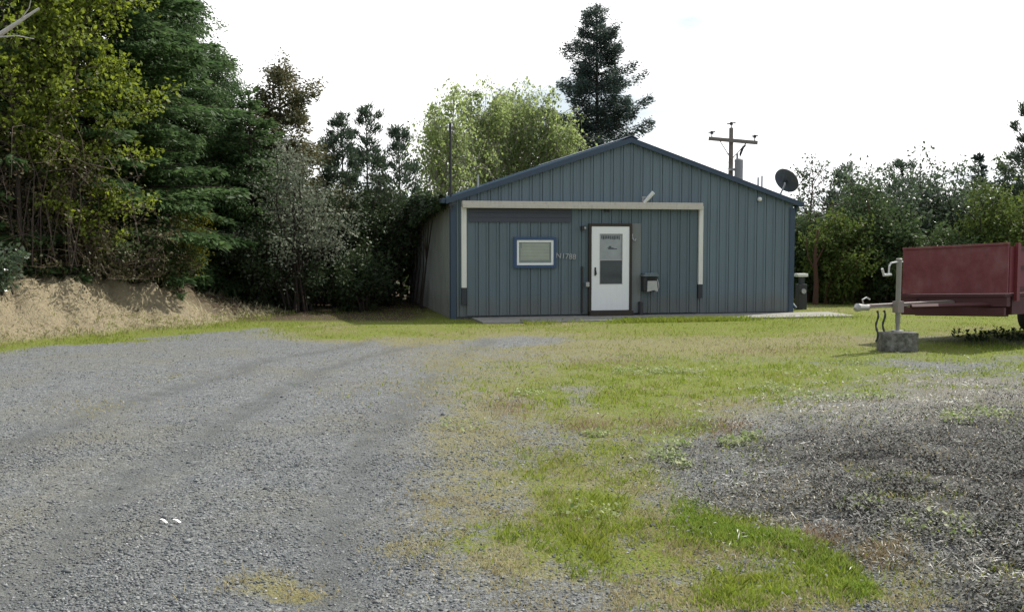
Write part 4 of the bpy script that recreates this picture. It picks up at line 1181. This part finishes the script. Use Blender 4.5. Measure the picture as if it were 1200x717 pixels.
def spot(px, y):
    p = at(px, HOR, y); return Vector((p.x, y, float(height(p.x, y)) - .03))
def bspot(px, d):
    """point on the bank, d metres behind its foot, along an image column"""
    for y in np.arange(12, 40, .05):
        p = at(px, HOR, y)
        if float(bank_height(np.array([p.x]), np.array([y]))[1][0]) >= d: return float(y)
    return 24.0
def hgt(py, y, base=0.0): return at(600, py, y).z - base

# --- left wood on the bank
def T(name, label, px, y, group=None, rot=0.0, cat='tree'):
    return thing(name, label, cat, spot(px, y), rot, group)
WOOD = 'trees on the bank left of the drive'
y = bspot(192, 3.2)
t = T('fir_tree', 'tall dense dark green fir on the bank, the one nearest the drive with drooping boughs', 192, y, WOOD)
conifer(t, 11, hgt(-190, y, t.location.z), 2.65, M_fir, M_bark, base=.05, dens=4.8, lsize=.108, droop=.6, rag=.36, step=.16, nb=10, topthin=1.1, soft=1)
y = bspot(255, 2.6)
t = T('fir_tree', 'slimmer green fir on the bank, right of the tallest fir, tip against the sky', 258, y, WOOD)
conifer(t, 12, hgt(52, y, t.location.z), 1.5, M_fir, M_bark, base=.03, dens=4.6, lsize=.10, soft=1, droop=.55, rag=.36, step=.17, nb=8, topthin=.65)
y = bspot(95, 3.8)
t = T('fir_tree', 'dark fir filling the gap behind the yellow green tree', 110, y, WOOD)
conifer(t, 13, hgt(-230, y, t.location.z), 3.0, M_fir, M_bark, base=.04, dens=1.9, lsize=.20, droop=.5, rag=.3, step=.22, nb=9, topthin=.6)
y = bspot(0, 4.0)
t = T('fir_tree', 'dark fir at the far left edge behind the brambles', 5, y, WOOD)
conifer(t, 14, hgt(-230, y, t.location.z), 3.0, M_fir, M_bark, base=.04, dens=1.7, lsize=.20, droop=.5, rag=.3, step=.24, nb=9, topthin=.6)
y = bspot(88, 1.3)
t = T('alder_tree', 'yellow green young broadleaf tree in front of the dark firs', 88, y, WOOD)
broadleaf(t, 21, hgt(-70, y, t.location.z), 1.35, M_yel, M_bark, crown0=.07, limbs=58, sub=11, leaves=34, lsize=.072, spread=.35, aspect=.36, trunk_r=.05)
y = bspot(15, 1.6)
t = T('alder_tree', 'yellow green sapling at the top left corner of the wood', 18, y, WOOD)
broadleaf(t, 22, hgt(-80, y, t.location.z), 1.2, M_yel, M_bark, crown0=.35, limbs=34, sub=9, leaves=26, lsize=.072, spread=.4, aspect=.36, trunk_r=.05)
y = bspot(222, 1.5)
t = T('broom_shrub', 'small yellow tinged broom bush against the dark fir foot', 222, y, WOOD, cat='shrub')
shrub(t, 23, 2.0, .5, foliage('broom_leaves', (.10, .11, .012), (.20, .18, .02), (.06, .075, .014), .4, tcol=(.3, .28, .02)), M_bark, 16, 260, .05, .22, skirt=.3)
y = bspot(-2, .9)
t = T('laurel_shrub', 'pale green leafy bush at the left edge on the bank', -2, y, cat='shrub')
shrub(t, 24, .75, .42, M_shrub3, M_bark, 10, 220, .06, .35)
# low growth along the top of the bank
for i, (px, d, H_, R_, mt, lab) in enumerate([
        (60, 2.6, 1.9, .9, M_shrub2, 'green bush behind the bramble tangle, below the yellow green tree'),
        (150, 1.7, 1.3, .8, M_shrub, 'dark bush on the bank under the tall fir, left of the broom bush'),
        (185, 1.8, 1.3, .8, M_shrub, 'mid green bush under the drooping boughs of the tall fir'),
        (268, 1.5, 1.4, .7, M_shrub, 'dark bush at the right end of the bank above the bare soil')]):
    t = T('bank_bush', lab, px, bspot(px, d), 'bushes along the bank top', cat='shrub')
    shrub(t, 30 + i, H_, R_, mt, M_bark, 18, 330, .07, .26)

def brambles(px, d, seed, W, H, n, label):
    global RT
    t = T('bramble_thicket', label, px, bspot(px, d), 'bramble thickets', cat='thicket')
    RT = r = np.random.default_rng(seed); wd = Wood(); CC = []; DD = []
    for i in range(n):
        p = np.array([r.normal(0, W * .45), r.normal(0, .45), 0]); a = r.random() * 6.283; h = H * (.25 + .75 * r.random()); L = W * (.5 + .9 * r.random()); e_ = .62 + .4 * r.random()
        pts = []
        for k in range(8):
            u = k / 7 * e_; pts.append(p + np.array([math.cos(a) * L * u ** 1.2, math.sin(a) * L * .6 * u ** 1.2, h * 4 * u * (1 - u) if u < 1 else 0]) + r.normal(0, .07, 3) * (k > 0))
        if i % 5 > 1:   # crossing twigs inside the tangle
            p = np.array([r.normal(0, W * .5), r.normal(0, .4), H * r.random() ** .8 * .95]); dv = unit(np.array([r.normal(0, 1), r.normal(0, .6), r.normal(-.05, .35)])); pts = [p]
            for k in range(7):
                dv = unit(dv + r.normal(0, .22, 3) + np.array([0, 0, -.03])); p = p + dv * (.10 + .08 * r.random()) * W; p[2] = max(p[2], .02); pts.append(p)
        P = np.array(pts); wd.limb([Vector(v) for v in P], .009, .0035, 3)
        m = 34; u = r.random(m) * 6.99; i0 = u.astype(int); c = P[i0] + (P[i0 + 1] - P[i0]) * (u - i0)[:, None] + r.normal(0, .08, (m, 3)); c[:, 2] = np.abs(c[:, 2]); CC.append(c); DD.append(unit(r.normal(0, 1, (m, 3))))
    wd.mb.build('stem', M_cane, t); c = np.concatenate(CC); L = .06 * (.6 + .8 * r.random(len(c)))
    leafmesh('foliage', c, np.concatenate(DD), L, L * .33, M_bramble, t)
brambles(15, 1.9, 41, 1.5, 2.8, 150, 'tall tangle of bare reddish brambles at the left edge')
brambles(92, 1.7, 42, 1.1, 1.5, 110, 'brown bramble tangle below the yellow green tree')
brambles(140, 1.6, 43, 0.9, 0.9, 80, 'low brown bramble tangle beside the dark fir foot')

# bleached leaning branch
a = at(-70, 95, 16.2); b = at(-5, 44, 16.0); c_ = at(22, 26, 15.9); d_ = at(46, 10, 15.9)
g0 = spot(-190, 16.8)
t = thing('dead_tree', 'bare bleached limb leaning in at the top left corner', 'dead tree', g0)
wd = Wood(); q = lambda v: v - g0
wd.limb([Vector((0, 0, -.2)), q(at(-170, 250, 16.6)), q(at(-130, 150, 16.4)), q(a), q(b), q(c_), q(d_)], .09, .018, 7); wd.mb.build('trunk', M_snag, t)
wd = Wood(); wd.limb([q(b), q(at(20, 42, 15.8)), q(at(40, 46, 15.8))], .014, .005, 5); wd.limb([q(c_), q(at(34, 10, 15.8)), q(at(38, -8, 15.7))], .012, .004, 5); wd.mb.build('branch', M_snag, t)

# --- wood between the bank and the building
MID = 'trees between the bank and the building'
t = T('fir_tree', 'brownish ragged fir rising behind the silver leaved bush', 332, 27.0, MID)
conifer(t, 51, hgt(88, 27), 2.0, M_firbrown, M_bark, base=.06, dens=3.0, lsize=.14, soft=1, droop=.25, rag=.5, step=.2, nb=7, up=.7, topthin=.6)
t = T('fir_tree', 'dark green fir close behind the slim fir on the bank', 296, 25.0, MID)
conifer(t, 52, hgt(120, 25), 1.6, M_fir, M_bark, base=.05, dens=2.0, lsize=.16, droop=.4, rag=.35, step=.22, nb=8, topthin=.65)
for i, (px, y, py, R_, lab) in enumerate([(404, 28.5, 132, .85, 'thin young pine with a bare gap low on its trunk, left of its neighbours'),
                                       (432, 30.0, 124, .95, 'tallest of the young pines left of the building'),
                                       (470, 28.8, 152, .95, 'young pine nearest the left corner of the building'),
                                       (382, 31.0, 172, .9, 'short young pine behind the silver leaved bush')]):
    t = T('pine_tree', lab, px, y, 'young pines left of the building')
    conifer(t, 60 + i, hgt(py, y), R_ * 1.1, M_pine, M_bark, base=.2, dens=2.8, lsize=.16, droop=-.1, rag=.4, step=.36, nb=6, up=.8, tuft=True, topthin=.55, trunk_r=.06)
t = T('willow_shrub', 'silver leaved willow bush in front of the shadowed trees', 350, 23.6, MID, cat='shrub')
shrub(t, 71, hgt(186, 23.6), 1.25, M_willow, M_bark, 34, 330, .065, .3, rag=.6, skirt=.4)
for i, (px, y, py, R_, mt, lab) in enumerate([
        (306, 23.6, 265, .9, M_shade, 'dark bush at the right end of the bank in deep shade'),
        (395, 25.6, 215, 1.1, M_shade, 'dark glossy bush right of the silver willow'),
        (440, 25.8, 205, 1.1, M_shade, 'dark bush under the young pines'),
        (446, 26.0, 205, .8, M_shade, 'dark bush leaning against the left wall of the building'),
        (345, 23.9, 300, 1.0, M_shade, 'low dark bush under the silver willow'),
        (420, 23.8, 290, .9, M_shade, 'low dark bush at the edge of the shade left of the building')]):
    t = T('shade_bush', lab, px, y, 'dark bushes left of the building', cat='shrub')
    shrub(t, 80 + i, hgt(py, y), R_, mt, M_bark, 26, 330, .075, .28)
# growth hanging over the eave of the side wall
def vine():
    global RT
    RT = r = np.random.default_rng(90)
    t = thing('climbing_vine', 'dark leafy vine hanging over the eave of the left side wall', 'vine', B(0, 0, 0), BANG)
    wd = Wood(); CC = []; n = 15000
    ly = .25 + 7 * r.random(n) ** 1.2
    low = EAVE - .06 - .10 * ly + .12 * (vnoise(ly, ly * 0, 3.0, 4) - .5)
    hi = EAVE + .12 + .25 * vnoise(ly, ly * 0, 1.7, 9) * np.clip(ly - .6, 0, 1)
    z = low + (hi - low) * r.random(n) ** .9
    lx = -.14 - .22 * r.random(n) * np.clip(ly * .7, .1, 1)
    c = np.stack([lx, ly, z], 1)
    d = unit(r.normal(0, .7, (n, 3)) + np.array([-.3, -.2, -.6]))
    L = .085 * (.6 + .8 * r.random(n))
    for k in range(9):
        y0 = .8 + k * .7
        wd.limb([Vector((-.2, y0 + .5, -.05)), Vector((-.1, y0 + .3, 1.0)), Vector((-.12, y0, 1.9)), Vector((-.3, y0 - .3, EAVE - .1 - .1 * y0)), Vector((-.4, y0 - .2, EAVE + .05))] if k > 3 else
                [Vector((-.2, 3.6 + .1 * k, -.05)), Vector((-.12, 3.2, 1.2)), Vector((-.2, y0 + .6, EAVE - .25)), Vector((-.25, y0, EAVE - .1))], .02, .008, 5)
    wd.mb.build('stem', M_bark, t)
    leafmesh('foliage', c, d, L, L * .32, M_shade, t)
vine()

# --- birches and the spruce behind the building
for i, (px, y, py, R_, lab) in enumerate([(520, 38, 104, 1.35, 'bright green birch behind the left roof slope, nearest the mast'),
                                       (566, 40, 86, 1.5, 'bright green birch second from the mast, behind the roof'),
                                       (612, 41, 88, 1.5, 'bright green birch between its two neighbours behind the roof slope'),
                                       (655, 40, 94, 1.25, 'bright green birch next to the dark spruce'),
                                       (590, 44, 100, 1.6, 'birch set back behind the other birches')]):
    t = T('birch_tree', lab, px, y, 'birches behind the building')
    broadleaf(t, 100 + i, hgt(py, y) * .93, R_ * 1.55, M_birch, M_barkp, crown0=.12, limbs=80, sub=10, leaves=19, lsize=.105, weep=.6, spread=.95, stems=8, aspect=.34, trunk_r=.07)
t = T('spruce_tree', 'tall ragged dark spruce standing above the roof ridge', 700, 44)
conifer(t, 120, hgt(4, 44), 2.75, M_fir2, M_bark, base=.12, dens=3.4, lsize=.17, soft=.6, droop=.1, rag=.5, step=.34, nb=8, up=.5, topthin=.55)

# --- right hedge
HED = 'trees and bushes right of the building'
t = T('plum_tree', 'sparse small tree with open twigs beside the satellite dish', 952, 29.0, HED)
broadleaf(t, 130, hgt(200, 29), .95, M_shrub3, M_barkr, crown0=.3, limbs=20, sub=7, leaves=13, lsize=.075, spread=.7, trunk_r=.07)
t = T('pine_tree', 'bushy young pine rising above the bushes right of the dish', 988, 31.5, HED)
conifer(t, 131, hgt(203, 31.5), 1.15, M_pine, M_bark, base=.2, dens=3, lsize=.16, droop=-.1, rag=.45, step=.3, nb=6, up=.9, tuft=True, topthin=.4)
t = T('fir_tree', 'narrow pointed dark fir rising above the hedge over the trailer', 1144, 32, HED)
conifer(t, 132, hgt(180, 32), .95, M_fir2, M_bark, base=.1, dens=2.2, lsize=.15, droop=.2, rag=.35, step=.26, nb=6, up=.5)
t = T('fir_tree', 'stubby dark fir behind the bushes left of the pointed fir', 1058, 32.5, HED)
conifer(t, 133, hgt(196, 32.5), 1.2, M_pine, M_bark, base=.1, dens=2.8, lsize=.16, droop=.0, rag=.45, step=.3, nb=6, up=.8, tuft=True, topthin=.5)
t = T('pine_tree', 'large pine cut off by the right edge of the view', 1212, 29, HED)
conifer(t, 134, hgt(128, 29), 1.3, M_pine, M_bark, base=.15, dens=3, lsize=.16, droop=-.05, rag=.45, step=.36, nb=6, up=.8, tuft=True, topthin=.4)
for i, (px, y, py, R_, mt, lab) in enumerate([
        (948, 27.6, 256, 0.84, M_shrub, 'dark bush hugging the right corner of the building'),
        (980, 26.8, 249, 0.90, M_shrub2, 'yellow green bush left of the trailer jack'),
        (1012, 27.4, 231, 1.06, M_shrub, 'dark bush behind the trailer jack'),
        (1008, 29.5, 208, 1.12, M_shrub3, 'grey green bush behind the trailer tongue'),
        (1050, 28.4, 214, 1.23, M_shrub3, 'glossy bush above the left end of the trailer panel'),
        (1062, 26.8, 256, 1.01, M_shrub, 'dark bush right behind the trailer front panel'),
        (1092, 29.2, 198, 1.23, M_shrub3, 'tall glossy bush above the middle of the trailer panel'),
        (1128, 28.0, 214, 1.12, M_shrub3, 'glossy bush left of the yellow green bush over the trailer'),
        (1166, 26.4, 236, 1.12, M_shrub2, 'yellow green bush above the right end of the trailer panel'),
        (1180, 29.5, 198, 1.23, M_shrub, 'tall dark bush next to the pine at the right edge'),
        (1215, 27.0, 226, 1.23, M_shrub2, 'green bush at the right edge behind the trailer'),
        (1120, 26.2, 269, 1.01, M_shrub, 'low dark bush behind the middle of the trailer')]):
    py = py - (9 if py < 245 else 0); t = T('hedge_bush', lab, px, y, HED, rot=i * 1.3, cat='shrub')
    shrub(t, 140 + i, hgt(py, y), R_, mt, M_barkr if i < 3 else M_bark, 40, 420, .085, .3)
p = spot(956.5, 26.3)
t = thing('bare_trunk', 'reddish brown bare stem standing in front of the bushes by the meter', 'tree', p)
wd = Wood(); wd.limb([Vector((0, 0, -.2)), Vector((.02, 0, .6)), Vector((-.03, 0, 1.3)), Vector((.05, .05, 2.0))], .085, .03, 8); wd.mb.build('trunk', M_barkr, t)
wd = Wood(); wd.limb([Vector((-.02, 0, 1.1)), Vector((.2, .05, 1.5)), Vector((.32, .1, 1.9))], .03, .008, 6); wd.limb([Vector((0, 0, .9)), Vector((-.2, .05, 1.3)), Vector((-.24, .1, 1.8))], .028, .008, 6); wd.mb.build('branch', M_barkr, t)

# weeds in the trailer's shadow, its shade put into the leaf colour
def tall_weeds():
    r = np.random.default_rng(5); CC, DD = [], []
    for i in range(22):
        px = r.uniform(1120, 1215); p = G(px, r.uniform(391, 402)); h = .05 + .15 * r.random() ** 2
        n = 26; z = h * r.random(n); a = r.random(n) * 6.283
        c = np.stack([p.x + np.cos(a) * .03, p.y + np.sin(a) * .03, z + height(np.full(n, p.x), np.full(n, p.y))], 1)
        CC.append(c); DD.append(unit(np.stack([np.cos(a), np.sin(a), .7 + 0 * a], 1)))
    global RT
    RT = r
    c = np.concatenate(CC); L = .06 * (.6 + .8 * r.random(len(c)))
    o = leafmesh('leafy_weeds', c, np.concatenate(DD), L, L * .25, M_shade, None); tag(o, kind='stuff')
tall_weeds()

# far scrub that closes the view between the nearer trees
def far_scrub():
    global RT
    RT = r = np.random.default_rng(77); CC, DD, LL = [], [], []
    def row(x0, x1, y0, y1, h, n):
        x = r.uniform(x0, x1, n); y = r.uniform(y0, y1, n)
        top_ = h * (.6 + .8 * fbm(x, y * .3, .5, 15)); z = top_ * r.random(n) ** .8
        CC.append(np.stack([x, y, z], 1)); d = unit(r.normal(0, 1, (n, 3))); DD.append(d); LL.append(.12 + .16 * r.random(n))
    row(-22, -2.6, 27.5, 31, 2.9, 26000); row(-30, -6, 24, 30, 3.2, 22000)
    row(8.5, 24, 30.5, 35, 2.5, 26000); row(-8, 12, 46, 52, 2.6, 16000); row(16, 40, 26, 36, 2.8, 16000)
    c = np.concatenate(CC); L = np.concatenate(LL); c[:, 2] += height(c[:, 0], c[:, 1])
    o = leafmesh('distant_scrub', c, np.concatenate(DD), L, L * .3, M_shrub, None); tag(o, kind='stuff')
far_scrub()

# ------------------------------------------------------------------ light
to_sun = Vector((0.66, 0.50, 1.0)); to_sun.normalize()
sun = bpy.data.lights.new('sun', 'SUN'); sun.energy = 5.0; sun.angle = rad(0.6); sun.color = (1.0, 0.955, 0.88)
so = bpy.data.objects.new('sun', sun); C.objects.link(so); so.location = (20, 20, 30)
so.rotation_euler = (-to_sun).to_track_quat('-Z', 'Y').to_euler()
w = bpy.data.worlds.new('World'); SC.world = w; w.use_nodes = True
nt = w.node_tree; nt.nodes.clear()
out = nt.nodes.new('ShaderNodeOutputWorld'); bg = nt.nodes.new('ShaderNodeBackground'); nt.links.new(bg.outputs[0], out.inputs[0])
sky = nt.nodes.new('ShaderNodeTexSky'); sky.sky_type = 'NISHITA'; sky.sun_disc = False
sky.sun_elevation = math.asin(to_sun.z); sky.sun_rotation = math.atan2(to_sun.x, to_sun.y)
sky.air_density = 1.2; sky.dust_density = 2.5
tc = nt.nodes.new('ShaderNodeTexCoord')
def cloud_layer():
    mp = nt.nodes.new('ShaderNodeMapping'); mp.inputs['Scale'].default_value = (1, 1, 2.2); mp.inputs['Location'].default_value = (.3, .1, .2)
    nt.links.new(tc.outputs['Generated'], mp.inputs[0])
    nz = nt.nodes.new('ShaderNodeTexNoise'); nz.inputs['Scale'].default_value = 2.6; nz.inputs['Detail'].default_value = 6; nz.inputs['Roughness'].default_value = .55
    nt.links.new(mp.outputs[0], nz.inputs['Vector'])
    rp = nt.nodes.new('ShaderNodeValToRGB'); rp.color_ramp.elements[0].position = .28; rp.color_ramp.elements[1].position = .42
    nt.links.new(nz.outputs['Fac'], rp.inputs[0])
    return rp.outputs[0]
def front_bank():
    """cloud lies towards the sun; thinner cloud is added behind the viewer as fill"""
    dp = nt.nodes.new('ShaderNodeVectorMath'); dp.operation = 'DOT_PRODUCT'
    nt.links.new(tc.outputs['Generated'], dp.inputs[0]); dp.inputs[1].default_value = (.30, .92, .25)
    mr = nt.nodes.new('ShaderNodeMapRange'); mr.inputs[1].default_value = -.05; mr.inputs[2].default_value = .45; mr.inputs[3].default_value = .38  # floor keeps some unseen cloud behind the viewer, added as fill light
    nt.links.new(dp.outputs['Value'], mr.inputs[0])
    m = nt.nodes.new('ShaderNodeMath'); m.operation = 'MULTIPLY'
    nt.links.new(mr.outputs[0], m.inputs[0]); nt.links.new(cloud_layer(), m.inputs[1]); return m.outputs[0]
mix = nt.nodes.new('ShaderNodeMix'); mix.data_type = 'RGBA'
nt.links.new(front_bank(), mix.inputs[0]); nt.links.new(sky.outputs[0], mix.inputs[6])
mp2 = nt.nodes.new('ShaderNodeMapping'); mp2.inputs['Scale'].default_value = (1, 1, 3.0); mp2.inputs['Location'].default_value = (.55, .2, .1); nt.links.new(tc.outputs['Generated'], mp2.inputs[0])
nz2 = nt.nodes.new('ShaderNodeTexNoise'); nz2.inputs['Scale'].default_value = 4.0; nz2.inputs['Detail'].default_value = 7; nt.links.new(mp2.outputs[0], nz2.inputs['Vector'])
rp2 = nt.nodes.new('ShaderNodeValToRGB'); e_ = rp2.color_ramp.elements
e_[0].position = .36; e_[0].color = (.50, .56, .60, 1); e_[1].position = .52; e_[1].color = (1, 1, 1, 1); nt.links.new(nz2.outputs['Fac'], rp2.inputs[0])
sc2 = nt.nodes.new('ShaderNodeVectorMath'); sc2.operation = 'SCALE'; sc2.inputs['Scale'].default_value = 13.4
nt.links.new(rp2.outputs[0], sc2.inputs[0]); nt.links.new(sc2.outputs[0], mix.inputs[7])
nt.links.new(mix.outputs[2], bg.inputs[0]); bg.inputs[1].default_value = 0.10

# ------------------------------------------------------------------ camera and output
cam = bpy.data.cameras.new('camera'); co_ = bpy.data.objects.new('camera', cam); C.objects.link(co_)
cam.sensor_width = 36; cam.lens = F * 36 / 1200; cam.clip_end = 2000; cam.clip_start = .05
co_.location = (0, 0, CAMH); co_.rotation_euler = (math.pi / 2 - PITCH, 0, 0)
SC.camera = co_
vs_ = SC.view_settings; vs_.view_transform = 'Standard'; vs_.look = 'None'; vs_.exposure = 0.35; vs_.gamma = 1.0; vs_.use_curve_mapping = False
SC.render.engine = 'CYCLES'; SC.cycles.max_bounces = 6; SC.cycles.transparent_max_bounces = 4
SC.cycles.use_denoising = True
